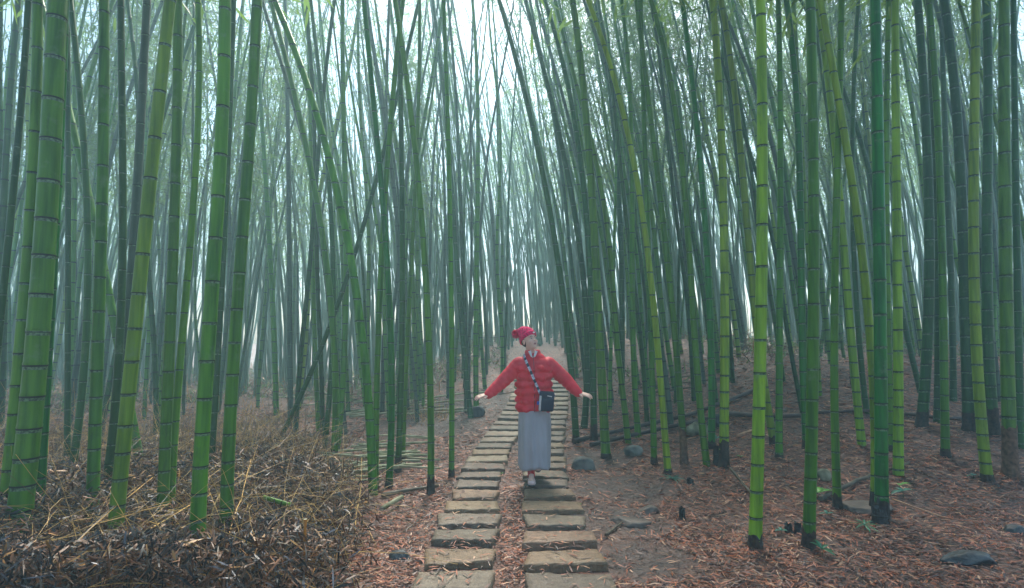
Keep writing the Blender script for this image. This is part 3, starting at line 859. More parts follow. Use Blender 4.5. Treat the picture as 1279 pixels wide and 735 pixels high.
# low undergrowth under the farther culms
r = np.random.default_rng(19)
y = 11.5 + 26 * r.random(90000) ** 1.3; x = r.uniform(-1, 1, 90000) * (y * 0.95)
ok = (np.abs(x - path_c(y)) > 0.85) & (wob(x, y, 0.9) > -0.25 * r.random(90000)) & (r.random(90000) < sstep(10.5, 15, y))
x, y = x[ok], y[ok]; n = len(x)
z = gz(x, y) + 0.5 * r.random(n) ** 1.6 * np.clip(0.6 + 0.6 * wob(x, y, 1.9), 0.15, 1.3)
lv, lf = scatter_leaves(np.stack([x, y, z], 1), r.uniform(0.12, 0.30, n), r.uniform(0.012, 0.03, n), r.uniform(0, 2 * PI, n), r.normal(0.3, 0.6, n), r.normal(0, 0.6, n), r.uniform(-0.03, 0.01, n))
tag(link('undergrowth', mesh_np('undergrowth', lv, lf, [BR[2], BR[4], M['leaf'], BR[3]], np.repeat(r.choice(4, n, p=[0.35, 0.2, 0.3, 0.15]), 2))), 'low dull undergrowth beneath the distant bamboo', 'undergrowth', None, 'stuff')

# ------------------------------------------------------------------ brush mound at left
def brush_mask(x, y):
    return sstep(-0.75, -1.25, x + 0.22 * np.clip(y - 3.4, 0, 6) + 0.55 * np.clip(y - 5.6, 0, 1.2)) * sstep(8.8, 7.0, y)
r = np.random.default_rng(11)
x = r.uniform(-8.5, -0.6, 150000); y = 3.0 + 6 * r.random(150000) ** 1.25
ok = (r.random(150000) < brush_mask(x, y)) & (x > -y * 0.97 - 0.4)
x, y = x[ok], y[ok]; n = len(x)
hh = 0.12 + 0.18 * np.clip(wob(x, y, 2.6) * 0.6 + 0.5, 0, 1.2)
z = gz(x, y) + hh * r.random(n) ** 0.8
Ln = r.uniform(0.04, 0.125, n); Wd = r.uniform(0.006, 0.016, n)
lv, lf = scatter_leaves(np.stack([x, y, z], 1), Ln, Wd, r.uniform(0, 2 * PI, n), r.normal(-0.25, 0.6, n), r.normal(0, 0.7, n), r.uniform(-0.004, 0.015, n))
farw = np.clip((y - 4.8) / 2.5, 0, 1)
pr = r.random(n)
cm = np.where(pr < 0.36 - 0.22 * farw, 0, np.where(pr < 0.43 - 0.24 * farw, 1, np.where(pr < 0.86 - 0.3 * farw, 2, np.where(pr < 0.95 - 0.1 * farw, 3, 4))))
tag(link('dead_brush', mesh_np('dead_brush', lv, lf, BR, np.repeat(cm, 2))), 'dark tangle of dead wet bamboo leaves heaped at lower left', 'dead leaves', None, 'stuff')
tw = []
rr = random.Random(3)
def twig_pts(x, y, L, a, el, sag, z0=0.0, n=6):
    pts = []; kx, ky = rr.gauss(0, 0.12), rr.gauss(0, 0.12)
    for q in range(n):
        s = q / (n - 1)
        pts.append(Vector((x + math.cos(a) * math.cos(el) * L * s + kx * L * s * s, y + math.sin(a) * math.cos(el) * L * s + ky * L * s * s,
                           g(x, y) + z0 + math.sin(el) * L * s - sag * L * s * s)))
    return pts
cnt = 0
while cnt < 3400:
    y = 3.2 + 5.8 * rr.random(); x = rr.uniform(-7.5, -0.7)
    if rr.random() > float(brush_mask(x, y)) or x < -y * 0.95 - 0.2: continue
    L = rr.uniform(0.22, 0.8) * (1.35 if y > 5 else 1)
    el = abs(rr.gauss(0.3, 0.45)) if y < 5.5 else abs(rr.gauss(0.7, 0.5))
    rad = rr.uniform(0.0012, 0.0027)
    tw.append(tube(twig_pts(x, y, L, rr.uniform(0, 2 * PI), min(el, 1.5), rr.uniform(0, 0.6), rr.uniform(0.02, 0.16), 4), rad, rad * 0.5, 3)); cnt += 1
# dry tufts: behind the culms, the orange grey tuft and the bank at left
for (px, py, n_, h_) in ((340, 560, 130, 0.42), (380, 565, 120, 0.36), (420, 560, 80, 0.3), (535, 522, 120, 0.36), (300, 545, 120, 0.45), (255, 540, 110, 0.42), (200, 540, 90, 0.42),
                         (230, 500, 60, 0.5), (350, 530, 120, 0.4), (392, 520, 70, 0.34), (120, 560, 60, 0.45), (60, 600, 60, 0.4), (445, 590, 60, 0.25)):
    b = hit(px, py)
    for _ in range(n_):
        x = b.x + rr.gauss(0, 0.22); y = b.y + rr.gauss(0, 0.28)
        L = h_ * rr.uniform(0.5, 1.5)
        tw.append(tube(twig_pts(x, y, L, rr.uniform(0, 2 * PI), rr.uniform(0.5, 1.45), rr.uniform(0, 0.7), 0.0, 5), 0.0034, 0.0014, 3))
V, Fc = merge(tw)
tag(link('dry_twigs', mesh_py('dry_twigs', V, Fc, [M['straw'], BR[2], BR[4]], [(0, 0, 1, 2)[(i // 37) % 4] for i in range(len(Fc))])), 'thin straw coloured twigs and dry grass in the brush', 'dry twigs', None, 'stuff')

# ------------------------------------------------------------------ loose sticks, poles, rocks, stumps, seedlings
def stick(name, pixels, r0, r1, m, label, cat='stick', group=None, lift=0.0, sides=8, Z=None, nodes=False, kink=0.0, cut=None):
    """pixels: ground points under the stick, first to last; Z: height above ground for each"""
    P = [hit(*p) for p in pixels]
    Z = Z or [lift] * len(P)
    P = [Vector((p.x, p.y, g(p.x, p.y) + r0 * 0.8 + zz)) for p, zz in zip(P, Z)]
    n = max(10, int((P[-1] - P[0]).length / 0.08)) if nodes else 12
    pts = []
    for k in range(n):
        t = k / (n - 1) * (len(P) - 1); i = min(int(t), len(P) - 2); q = t - i
        p = P[i].lerp(P[i + 1], q)
        pts.append(p + Vector((random.gauss(0, kink), random.gauss(0, kink), random.gauss(0, kink * 0.5))))
    ring = [1.0 + (0.14 if (nodes and k % 4 == 2) else 0) for k in range(n)]
    o0 = pts[0].copy()
    V, Fc = tube([p - o0 for p in pts], r0, r1, sides, ring)
    mats = [m, cut or m]
    mi = [0] * (len(Fc) - 2) + [1, 1]
    o = link(name, mesh_py(name, V, Fc, mats, mi, False), None, o0)
    for p in o.data.polygons[:-2]: p.use_smooth = True
    tag(o, label, cat, group)
    return o
stick('fallen_pole', [(716, 556), (780, 541), (860, 523), (925, 499), (945, 489)], 0.032, 0.024, M['oldpole'], 'long dark fallen pole, upper of the two lying right of the woman', 'fallen pole', 'fallen poles', 0.03, 8, nodes=True)
stick('fallen_pole', [(738, 560), (800, 545), (870, 530), (905, 521)], 0.032, 0.026, M['oldpole'], 'shorter dark fallen pole, lower of the two lying right of the woman', 'fallen pole', 'fallen poles', 0.02, 8, nodes=True)
stick('fallen_pole', [(905, 521), (960, 526), (1012, 524)], 0.035, 0.03, M['oldpole'], 'dark fallen pole behind the big upright yellow green culm', 'fallen pole', 'fallen poles', 0.03, 8, nodes=True)
stick('fallen_pole', [(1130, 521), (1180, 528), (1279, 524)], 0.022, 0.02, M['oldpole'], 'dark thin pole lying behind the dark culms at right', 'fallen pole', 'fallen poles', 0.03, 8, nodes=True)
stick('fallen_pole', [(1010, 520), (1060, 518), (1110, 517)], 0.02, 0.02, M['oldpole'], 'thin dark pole lying left of the emerald culm', 'fallen pole', 'fallen poles', 0.03, 8, nodes=True)
for (a, b, rr_, lb) in (((790, 497), (870, 486), 0.018, 'weathered cane lying on the slope nearest above the two dark poles'), ((800, 487), (900, 476), 0.018, 'weathered cane lying in the middle of the slope right of the path'), ((820, 478), (880, 470), 0.018, 'highest weathered cane lying on the slope right of the path')):
    stick('fallen_cane', [a, b], rr_, rr_ * 0.8, M['branch'], lb, 'fallen cane', 'weathered canes on the slope', 0.03, 7, nodes=True)
stick('fallen_branch', [(1024, 628), (1060, 610), (1092, 596), (1137, 583)], 0.022, 0.013, M['branch'], 'brown mossy branch lying behind the emerald culm', 'branch', None, 0.02, 8, kink=0.006)
stick('pale_stick', [(1115, 627), (1150, 640), (1182, 651)], 0.007, 0.005, M['litter'] if 'litter' in M else LIT[1], 'thin pale stick pointing right from the foot of the emerald culm', 'stick', None, 0.02, 6, kink=0.002)
stick('dry_branch', [(912, 598), (930, 612), (950, 630)], 0.013, 0.011, M['branch'], 'tan dry branch leaning behind the big upright culm', 'branch', None, 0.0, 7, Z=[0.10, 0.03, 0.0])
stick('yellow_stick', [(1130, 528), (1160, 532), (1200, 536)], 0.014, 0.012, LIT[1], 'light tan stick lying among the dark culms at right', 'stick', None, 0.01, 6)
stick('tan_stick', [(921, 547), (946, 538)], 0.02, 0.014, LIT[1], 'short tan stick lying left of the big upright culm', 'stick', None, 0.01, 6)
stick('cane_piece', [(328, 645), (362, 655)], 0.017, 0.017, M['green'], 'pale green cut cane lying in the dark brush', 'cut cane', None, 0.13, 10, nodes=True, cut=M['cutface'])
stick('cane_piece', [(476, 646), (502, 630)], 0.021, 0.021, M['palecane'], 'pale green cut cane at the right edge of the brush', 'cut cane', None, 0.05, 10, nodes=True, cut=M['cutface'])
stick('fallen_branch', [(478, 622), (510, 616), (548, 610)], 0.022, 0.016, M['branch'], 'mottled brown branch lying left of the path by the slim brown footed culm', 'branch', None, 0.01, 8, kink=0.004)
stick('pale_stick', [(180, 614), (205, 612), (236, 608)], 0.013, 0.012, LIT[1], 'whitish stick lying behind the front left clump', 'stick', None, 0.22, 7)
stick('thin_stick', [(503, 668), (535, 643)], 0.006, 0.004, M['branch'], 'thin brown twig lying left of the fourth slab', 'stick', None, 0.01, 5, kink=0.003)
stick('thin_stick', [(757, 672), (778, 655)], 0.013, 0.006, M['branch'], 'split grey twig lying on the mud right of the path', 'stick', None, 0.01, 5, kink=0.003)
for i, (a, b, lb) in enumerate((((562, 519), (602, 505), 'dark thin stick in front of the dark rock'), ((505, 521), (560, 507), 'long dark stick left of the dark rock'), ((585, 500), (640, 492), 'dark stick behind the dark rock'))):
    stick('thin_stick', [a, b], 0.014, 0.01, M['oldpole'], lb, 'stick', None, 0.02, 6, kink=0.004)

# upright rusty cane
b = hit(379, 742)
pts = []; ring = []
for k in range(13):
    pts.append(Vector((0.002 * math.sin(k), 0, -0.15 + 0.57 * k / 12))); ring.append(1.25 if k % 3 == 0 else 1)
V, Fc = tube(pts, 0.0095, 0.0085, 8, ring)
o = link('upright_cane', mesh_py('upright_cane', V, Fc, [M['rust_cane'], M['cutface']], [0] * (len(Fc) - 1) + [1], False), None, b)
tag(o, 'orange brown cane stub standing upright in the dark brush', 'cane')

# long straw stems crossing the brush in the foreground
for (p0, p1, zs, lb) in (((10, 690), (126, 600), (0.05, 0.2), 'long straw stem slanting up right at the left edge of the brush'),
                         ((60, 735), (190, 640), (0.10, 0.26), 'long straw stem below the bright leaning culm'),
                         ((100, 735), (260, 650), (0.05, 0.18), 'straw stem slanting toward the tall thick culm'),
                         ((275, 715), (312, 610), (0.05, 0.25), 'yellow stem standing right of the thick green culms'),
                         ((20, 720), (210, 672), (0.12, 0.22), 'lowest straw stem crossing the lower left corner'),
                         ((470, 690), (420, 645), (0.04, 0.22), 'bent ochre stem at the right of the brush'),
                         ((440, 680), (452, 605), (0.04, 0.26), 'ochre stem rising at the right edge of the brush')):
    stick('straw_stem', [p0, ((p0[0] + p1[0]) / 2 + 4, (p0[1] + p1[1]) / 2), p1], 0.0048, 0.003, M['straw'], lb, 'straw stem', 'straw stems in the brush', Z=[zs[0], (zs[0] + zs[1]) / 2 + 0.03, zs[1]], sides=5, kink=0.005)

# cut cane pile and long poles left
rr = random.Random(21)
for k in range(46):
    px = rr.uniform(415, 520); py = rr.uniform(556, 604) - (px - 470) * 0.05
    c = hit(px, py); a = rr.gauss(0.12, 0.35); L = rr.uniform(0.25, 0.8)
    zz = rr.uniform(0.0, 0.14); rad = rr.uniform(0.010, 0.016)
    d = Vector((math.cos(a), math.sin(a), rr.gauss(0, 0.05))) * L / 2
    V, Fc = tube([-d, -d * 0.33, d * 0.33, d], rad, rad, 7)
    me = mesh_py('cut_cane', V, Fc, [M['palecane'], M['cutface']], [0] * (len(Fc) - 2) + [1, 1])
    for p in me.polygons[:-2]: p.use_smooth = True
    o = link('cut_cane', me, None, (c.x, c.y, g(c.x, c.y) + rad + zz))
    tag(o, 'short pale green cane piece in the heap left of the path', 'cut cane', 'cut cane pieces in the heap')
for k in range(16):
    px = rr.uniform(385, 545); py = rr.uniform(476, 522)
    c = hit(px, py); a = rr.gauss(0.18, 0.14); L = rr.uniform(1.0, 2.6)
    rad = rr.uniform(0.016, 0.026)
    pts = []
    for q in range(7):
        s = (q / 6 - 0.5) * L
        xx, yy = c.x + math.cos(a) * s, c.y + math.sin(a) * s
        pts.append(Vector((xx - c.x, yy - c.y, g(xx, yy) - g(c.x, c.y) + rad + 0.03)))
    V, Fc = tube(pts, rad, rad * 0.8, 7)
    o = link('lying_cane', mesh_py('lying_cane', V, Fc, [M['palecane'], M['cutface']], [0] * (len(Fc) - 2) + [1, 1], True), None, (c.x, c.y, g(c.x, c.y)))
    tag(o, 'long pale cane lying flat behind the clumps left of the path', 'lying cane', 'long canes lying left of the path')

def rock(px, py, w, d, h, m, label, seed, flat=1.0, sink=0.25, rot=0.0):
    rr = random.Random(seed)
    bm = bmesh.new(); bmesh.ops.create_icosphere(bm, subdivisions=4, radius=1)
    dirs = [(Vector((rr.gauss(0, 1), rr.gauss(0, 1), rr.gauss(0, 0.7))).normalized(), rr.uniform(0.6, 0.86)) for _ in range(11)]
    for v in bm.verts:
        p = v.co.normalized(); k = 1.0
        for dv, c in dirs:
            q = p.dot(dv)
            if q > c: k = min(k, c / q)
        n = 0.03 * math.sin(9 * p.x + seed) * math.sin(8 * p.y) + 0.02 * math.sin(21 * p.z + 17 * p.x)
        k = k + n
        v.co = Vector((p.x * k * w / 2, p.y * k * d / 2, p.z * k * h * flat))
    me = bpy.data.meshes.new('rock'); bm.to_mesh(me); bm.free(); me.materials.append(m)
    for p in me.polygons: p.use_smooth = True
    b = hit(px, py)
    o = link('rock', me, None, (b.x, b.y + d * 0.3, g(b.x, b.y + d * 0.3) + h * (1 - 2 * sink) * 0.5))
    o.rotation_euler = (0, 0, rot)
    tag(o, label, 'rock')
    return o
rock(731, 588, 0.30, 0.26, 0.12, M['rock_blue'], 'blue grey rock at the edge of the path right of the skirt', 1)
rock(793, 570, 0.30, 0.22, 0.10, M['rock_blue'], 'blue grey rock in front of the fallen poles', 2, rot=0.3)
rock(597, 521, 0.30, 0.26, 0.15, M['rock_dark'], 'dark wet rock below the left hand of the woman', 3)
rock(872, 545, 0.42, 0.36, 0.14, M['rock_moss'], 'mossy pale rock behind the charred footed culm', 4)
rock(900, 535, 0.34, 0.3, 0.16, M['rock_dark'], 'dark grey rock beside the mossy pale rock', 14)
rock(1095, 643, 0.56, 0.34, 0.055, M['rock_brown'], 'flat brown rock around the foot of the emerald culm', 5, sink=0.2)
rock(1222, 708, 0.42, 0.22, 0.05, M['rock_dark'], 'flat dark slate in the lower right corner', 6, sink=0.15)
rock(1272, 668, 0.2, 0.14, 0.05, M['rock_dark'], 'small dark stone at the right edge of the photo', 7)
rock(790, 658, 0.36, 0.26, 0.05, M['rock_brown'], 'low muddy stone on the bare earth right of the slabs', 8, sink=0.45)
rock(812, 642, 0.22, 0.18, 0.05, M['rock_brown'], 'small muddy stone left of the little stump', 9, sink=0.4)
rock(1032, 600, 0.18, 0.14, 0.08, M['rock_moss'], 'little dull stone behind the bright seedling leaf', 10)
rock(498, 702, 0.2, 0.16, 0.05, M['rock_dark'], 'dark stone between the brush and the left slabs', 12, sink=0.3)

def stump(px, py, h, r, label, seed):
    rr = random.Random(seed); b = hit(px, py); sides = 12; V = []; Fc = []
    prof = [(-0.05, 1.5), (0.0, 1.3), (0.25, 1.05), (0.5, 1.0), (0.55, 1.12), (0.62, 1.0), (1.0, 0.95), (1.0, 0.7), (0.55, 0.62)]
    for j, (t, k) in enumerate(prof):
        for a in range(sides):
            th = 2 * PI * a / sides
            q = r * k * (1 + rr.uniform(-0.06, 0.06)); zz = t * h + (rr.uniform(-0.3, 0.08) * h if j in (6, 7) else 0)
            V.append((q * math.cos(th), q * math.sin(th), zz))
        if j:
            for a in range(sides):
                a2 = (a + 1) % sides
                Fc.append(((j - 1) * sides + a, (j - 1) * sides + a2, j * sides + a2, j * sides + a))
    Fc.append(tuple((len(prof) - 1) * sides + a for a in range(sides)))
    o = link('bamboo_stump', mesh_py('bamboo_stump', V, Fc, [M['stump']]), None, b)
    tag(o, label, 'stump')
stump(852, 649, 0.10, 0.026, 'small black cut stump on the leaf litter left of the big upright culm', 1)
stump(985, 666, 0.075, 0.028, 'black split stump, left of the pair between the two big culms', 2)
stump(997, 667, 0.085, 0.026, 'black split stump touching the second big culm', 3)
stump(1099, 655, 0.13, 0.055, 'charred wide stump at the foot of the emerald culm', 4)
stump(897, 580, 0.20, 0.05, 'charred stump beside the charred footed yellow green culm', 5)
stump(862, 605, 0.06, 0.035, 'low black stump between the lime culm and the charred footed culm', 6)

def leaf_blade(base, direction, L, Wd, droop):
    d = Vector(direction).normalized(); s = d.cross(Vector((0, 0, 1))).normalized()
    prof = [(0, 0.06), (0.15, 0.55), (0.4, 1.0), (0.7, 0.75), (0.9, 0.35), (1, 0.02)]
    V, Fc = [], []
    for t, k in prof:
        p = Vector(base) + d * (L * t) + Vector((0, 0, -droop * L * t * t))
        V += [p - s * (Wd / 2 * k) + Vector((0, 0, 0.12 * Wd * k)), p, p + s * (Wd / 2 * k) + Vector((0, 0, 0.12 * Wd * k))]
    for i in range(len(prof) - 1):
        Fc += [(3 * i, 3 * i + 1, 3 * i + 4, 3 * i + 3), (3 * i + 1, 3 * i + 2, 3 * i + 5, 3 * i + 4)]
    return V, Fc
def seedling(px, py, leaves, m, label, stem=0.05):
    b = hit(px, py)
    root = bpy.data.objects.new('seedling', None); COL.objects.link(root); root.location = b
    tag(root, label, 'seedling')
    V, Fc = tube([(0, 0, -0.02), (0.003, 0, stem * 0.5), (0, 0, stem)], 0.0035, 0.0025, 5)
    link('stem', mesh_py('stem', V, Fc, [M['twig']]), root)
    for (a, el, L, Wd) in leaves:
        lv, lf = leaf_blade((0, 0, stem), (math.cos(R(a)), math.sin(R(a)), math.tan(R(el))), L, Wd, 0.35)
        lo = link('leaf', mesh_py('leaf', lv, lf, [m], None, True), root)
        sm = lo.modifiers.new('s', 'SOLIDIFY'); sm.thickness = 0.001
seedling(1128, 622, [(10, 22, 0.13, 0.06), (185, 8, 0.12, 0.065), (100, 25, 0.1, 0.05)], M['seed_blue'], 'seedling with two broad leaves right of the emerald culm', 0.06)
seedling(1124, 616, [(-5, 30, 0.12, 0.055), (60, 20, 0.08, 0.04)], M['seed_bright'], 'bright leaf on a short stem behind the emerald culm', 0.07)
seedling(1022, 624, [(5, 25, 0.17, 0.08), (140, 15, 0.12, 0.07), (50, 30, 0.15, 0.07)], M['seed_bright'], 'bright lime broad leaf between the two slim front culms', 0.06)
seedling(1080, 664, [(-150, 15, 0.12, 0.02), (-100, 5, 0.11, 0.022), (-60, 5, 0.11, 0.02), (-20, 20, 0.12, 0.022), (60, 30, 0.10, 0.02), (120, 35, 0.10, 0.02), (170, 25, 0.12, 0.02), (20, 30, 0.11, 0.02)], M['seed_dark'], 'star shaped green seedling left of the emerald foot', 0.05)
seedling(1027, 697, [(-60, 10, 0.10, 0.03), (30, 30, 0.09, 0.03), (140, 40, 0.10, 0.035), (100, 50, 0.10, 0.03), (-20, 10, 0.09, 0.03)], M['seed_dark'], 'small green seedling right of the second big culm foot', 0.06)
seedling(1033, 648, [(190, 20, 0.08, 0.03), (-10, 25, 0.07, 0.03), (80, 30, 0.07, 0.03)], M['seed_blue'], 'little bluish seedling left of the slim crossing culm', 0.04)
seedling(976, 668, [(190, 20, 0.06, 0.04), (-30, 25, 0.05, 0.04), (80, 30, 0.06, 0.03)], M['seed_blue'], 'tiny bluish leaves left of the black split stumps', 0.03)
seedling(1216, 598, [(170, 10, 0.07, 0.035), (10, 20, 0.07, 0.03), (80, 30, 0.06, 0.03)], M['seed_blue'], 'tiny seedling left of the bright lime culm at right', 0.03)
seedling(722, 633, [(170, 20, 0.05, 0.03), (10, 20, 0.04, 0.03)], M['seed_bright'], 'tiny lime sprout at the right edge of the slabs', 0.02)
seedling(895, 556, [(100, 40, 0.13, 0.06), (10, 30, 0.11, 0.06), (180, 20, 0.1, 0.05)], M['seed_blue'], 'bluish leaf between the vivid and charred footed culms', 0.08)
seedling(840, 602, [(a, 12 + (a * 7) % 25, 0.13 + 0.02 * ((a * 3) % 4), 0.014) for a in range(-170, 180, 22)], M['seed_blue'], 'small feathery fern at the foot of the yellow lime culm', 0.03)
seedling(925, 574, [(20, 20, 0.07, 0.03), (150, 30, 0.06, 0.03)], M['seed_bright'], 'tiny bright leaf right of the charred footed culm', 0.03)
seedling(626, 594, [(20, 30, 0.04, 0.02), (150, 30, 0.04, 0.02), (260, 20, 0.04, 0.02)], M['seed_bright'], 'tiny lime sprout between the two rows of slabs', 0.02)

# ------------------------------------------------------------------ the woman
def cap_mesh(bm, p0, p1, r0, r1, seg=14):
    p0, p1 = Vector(p0), Vector(p1); d = p1 - p0; L = d.length
    for p, r in ((p0, r0), (p1, r1)):
        bmesh.ops.create_icosphere(bm, subdivisions=2, radius=r, matrix=Matrix.Translation(p))
    if L > 1e-4:
        q = Vector((0, 0, 1)).rotation_difference(d.normalized()).to_matrix().to_4x4()
        bmesh.ops.create_cone(bm, cap_ends=True, segments=seg, radius1=r0, radius2=r1, depth=L, matrix=Matrix.Translation((p0 + p1) / 2) @ q)
def ell(bm, c, rad, rot=(0, 0, 0), sub=3):
    bmesh.ops.create_icosphere(bm, subdivisions=sub, radius=1, matrix=Matrix.Translation(c) @ Euler(rot).to_matrix().to_4x4() @ Matrix.Diagonal((*rad, 1)))
def remeshed(bm, name, voxel, smooth_it, m, parent):
    me = bpy.data.meshes.new(name + '_src'); bm.to_mesh(me); bm.free()
    o = bpy.data.objects.new(name + '_src', me); COL.objects.link(o)
    rm = o.modifiers.new('r', 'REMESH'); rm.mode = 'VOXEL'; rm.voxel_size = voxel; rm.use_smooth_shade = True
    if smooth_it:
        sm = o.modifiers.new('s', 'SMOOTH'); sm.iterations = smooth_it; sm.factor = 0.5
    dg = bpy.context.evaluated_depsgraph_get(); dg.update()
    ev = o.evaluated_get(dg)
    out = bpy.data.meshes.new_from_object(ev, depsgraph=dg)
    bpy.data.objects.remove(o)
    out.materials.clear()
    for mm in (m if isinstance(m, list) else [m]): out.materials.append(mm)
    out.polygons.foreach_set('use_smooth', np.ones(len(out.polygons), bool))
    out.name = name
    return link(name, out, parent)

skin = mat('skin', (0.80, 0.50, 0.39), rough=0.45, var=0.06, scale=6)
skin.node_tree.nodes['Principled BSDF'].inputs['Subsurface Weight'].default_value = 0.08
red = mat('red_nylon', (0.74, 0.018, 0.042), rough=0.6, var=0.14, scale=7, bump=0.55, bscale=26, bdist=0.012)
knit = mat('magenta_knit', (0.78, 0.010, 0.11), rough=0.9, var=0.45, scale=55, bump=1.0, bscale=70, bdist=0.008)
skirtm = mat('grey_skirt', (0.38, 0.365, 0.395), rough=0.85, var=0.08, scale=14, stretch=(1, 1, 0.3), bump=0.3, bscale=60, bdist=0.002)
white = mat('white_cloth', (0.75, 0.72, 0.72), rough=0.8)
navy = mat('navy_nylon', (0.012, 0.018, 0.05), rough=0.5, var=0.3, bump=0.2)
blue = mat('blue_tag', (0.02, 0.10, 0.55), rough=0.5)
pink = mat('pale_pink_shoe', (0.72, 0.50, 0.47), rough=0.5, var=0.08)
sockr = mat('red_sock', (0.55, 0.01, 0.02), rough=0.9)
sole = mat('shoe_sole', (0.05, 0.045, 0.05), rough=0.8)
hairm = mat('dark_hair', (0.012, 0.008, 0.007), rough=0.5)
lipm = mat('lips', (0.45, 0.10, 0.10), rough=0.4)
eyew = mat('eye_white', (0.7, 0.68, 0.66), rough=0.2)

fb = hit(665, 612)
PX0, PY0 = 0.232, fb.y + 0.16
PZ = float(gz0(PX0, PY0)) + 0.046
person = bpy.data.objects.new('person', None); COL.objects.link(person)
person.location = (PX0, PY0, PZ)
tag(person, 'woman in red puffer jacket, magenta pompom hat and long grey skirt walking with arms spread', 'person')

HC = Vector((-0.045, -0.02, 1.455))
HM = Matrix.Translation(HC) @ Matrix.Rotation(R(33), 4, 'Z') @ Matrix.Rotation(R(-16), 4, 'X') @ Matrix.Rotation(R(-4), 4, 'Y')
def hp(x, y, z): return HM @ Vector((x, y, z))
def hell(bm, c, rad, rot=(0, 0, 0)):
    bmesh.ops.create_icosphere(bm, subdivisions=3, radius=1, matrix=HM @ Matrix.Translation(c) @ Euler(rot).to_matrix().to_4x4() @ Matrix.Diagonal((*rad, 1)))

ARM = {-1: [(-0.155, 0.01, 1.205), (-0.335, -0.02, 1.02), (-0.475, -0.07, 0.895)],
       1: [(0.155, 0.01, 1.205), (0.335, -0.02, 1.045), (0.455, -0.08, 0.912)]}
bm = bmesh.new()
# head
hell(bm, (0, 0.012, 0.02), (0.073, 0.090, 0.088))
hell(bm, (0, -0.018, -0.035), (0.060, 0.066, 0.075))
hell(bm, (0, -0.055, -0.085), (0.024, 0.022, 0.020))
hell(bm, (0, -0.085, -0.022), (0.0115, 0.016, 0.012))
hell(bm, (0, -0.078, -0.002), (0.008, 0.012, 0.024), (0.28, 0, 0))
for s in (-1, 1):
    hell(bm, (s * 0.034, -0.056, -0.03), (0.024, 0.022, 0.022))
    hell(bm, (s * 0.03, -0.068, 0.024), (0.022, 0.010, 0.007))
    hell(bm, (s * 0.073, 0.012, -0.012), (0.010, 0.018, 0.030))
hell(bm, (0, -0.071, -0.055), (0.022, 0.014, 0.012))
cap_mesh(bm, hp(0, 0.02, -0.05), (-0.01, 0.005, 1.26), 0.046, 0.052)
# torso and limbs (carried inside the clothes)
ell(bm, (0, 0, 1.16), (0.145, 0.085, 0.13)); ell(bm, (0, 0, 0.98), (0.115, 0.075, 0.14)); ell(bm, (0, 0, 0.84), (0.135, 0.088, 0.11))
for s in (-1, 1):
    A = ARM[s]
    cap_mesh(bm, (s * 0.11, 0, 1.225), A[0], 0.05, 0.045)
    cap_mesh(bm, A[0], A[1], 0.042, 0.034); cap_mesh(bm, A[1], A[2], 0.034, 0.022)
    w0 = Vector(A[2]); d = (Vector(A[2]) - Vector(A[1])).normalized()
    d = Vector((s * 0.93, -0.28, -0.22)).normalized()
    up = Vector((0, -0.35, 0.94)).normalized(); sd_ = d.cross(up).normalized() * s
    up = sd_.cross(d).normalized(); 
    if up.z < 0: up = -up
    # palm: flat, fingers fanned, back of the hand up
    pc = w0 + d * 0.045
    for q in (-1.2, -0.4, 0.4, 1.2):
        cap_mesh(bm, w0 + sd_ * (q * 0.012), w0 + d * 0.082 + sd_ * (q * 0.019), 0.014, 0.0115)
    for i, (q, Lf) in enumerate(((-1.2, 0.060), (-0.4, 0.074), (0.4, 0.080), (1.2, 0.070))):
        b0 = w0 + d * 0.082 + sd_ * (q * 0.020)
        dd = (d + sd_ * q * 0.16).normalized()
        b1 = b0 + dd * Lf * 0.5; b2 = b1 + (dd - up * 0.35).normalized() * Lf * 0.3; b3 = b2 + (dd - up * 0.7).normalized() * Lf * 0.22
        cap_mesh(bm, b0, b1, 0.0088, 0.008); cap_mesh(bm, b1, b2, 0.008, 0.0072); cap_mesh(bm, b2, b3, 0.0072, 0.0062)
    t0 = w0 + d * 0.018 + sd_ * 0.016; t1 = t0 + (d * 0.6 + sd_ * 0.8).normalized() * 0.04; t2 = t1 + (d * 0.85 + sd_ * 0.5).normalized() * 0.03
    cap_mesh(bm, t0, t1, 0.012, 0.0098); cap_mesh(bm, t1, t2, 0.0095, 0.0075)
# legs: right foot forward on the slab, left leg trailing under the skirt
LEG = {-1: [(-0.07, 0.0, 0.80), (-0.05, -0.065, 0.46), (-0.035, -0.125, 0.085)],
       1: [(0.07, 0.0, 0.80), (0.06, 0.03, 0.47), (0.05, 0.30, 0.22)]}
for s in (-1, 1):
    a, b_, c = LEG[s]
    cap_mesh(bm, a, b_, 0.078, 0.050); cap_mesh(bm, b_, c, 0.048, 0.030)
    fd = Vector((0, -1, 0)) if s < 0 else Vector((0, -0.8, -0.6))
    cap_mesh(bm, c, Vector(c) + fd * 0.12 + Vector((0, 0, -0.035)), 0.03, 0.024)
body = remeshed(bm, 'body', 0.0042, 3, skin, person)

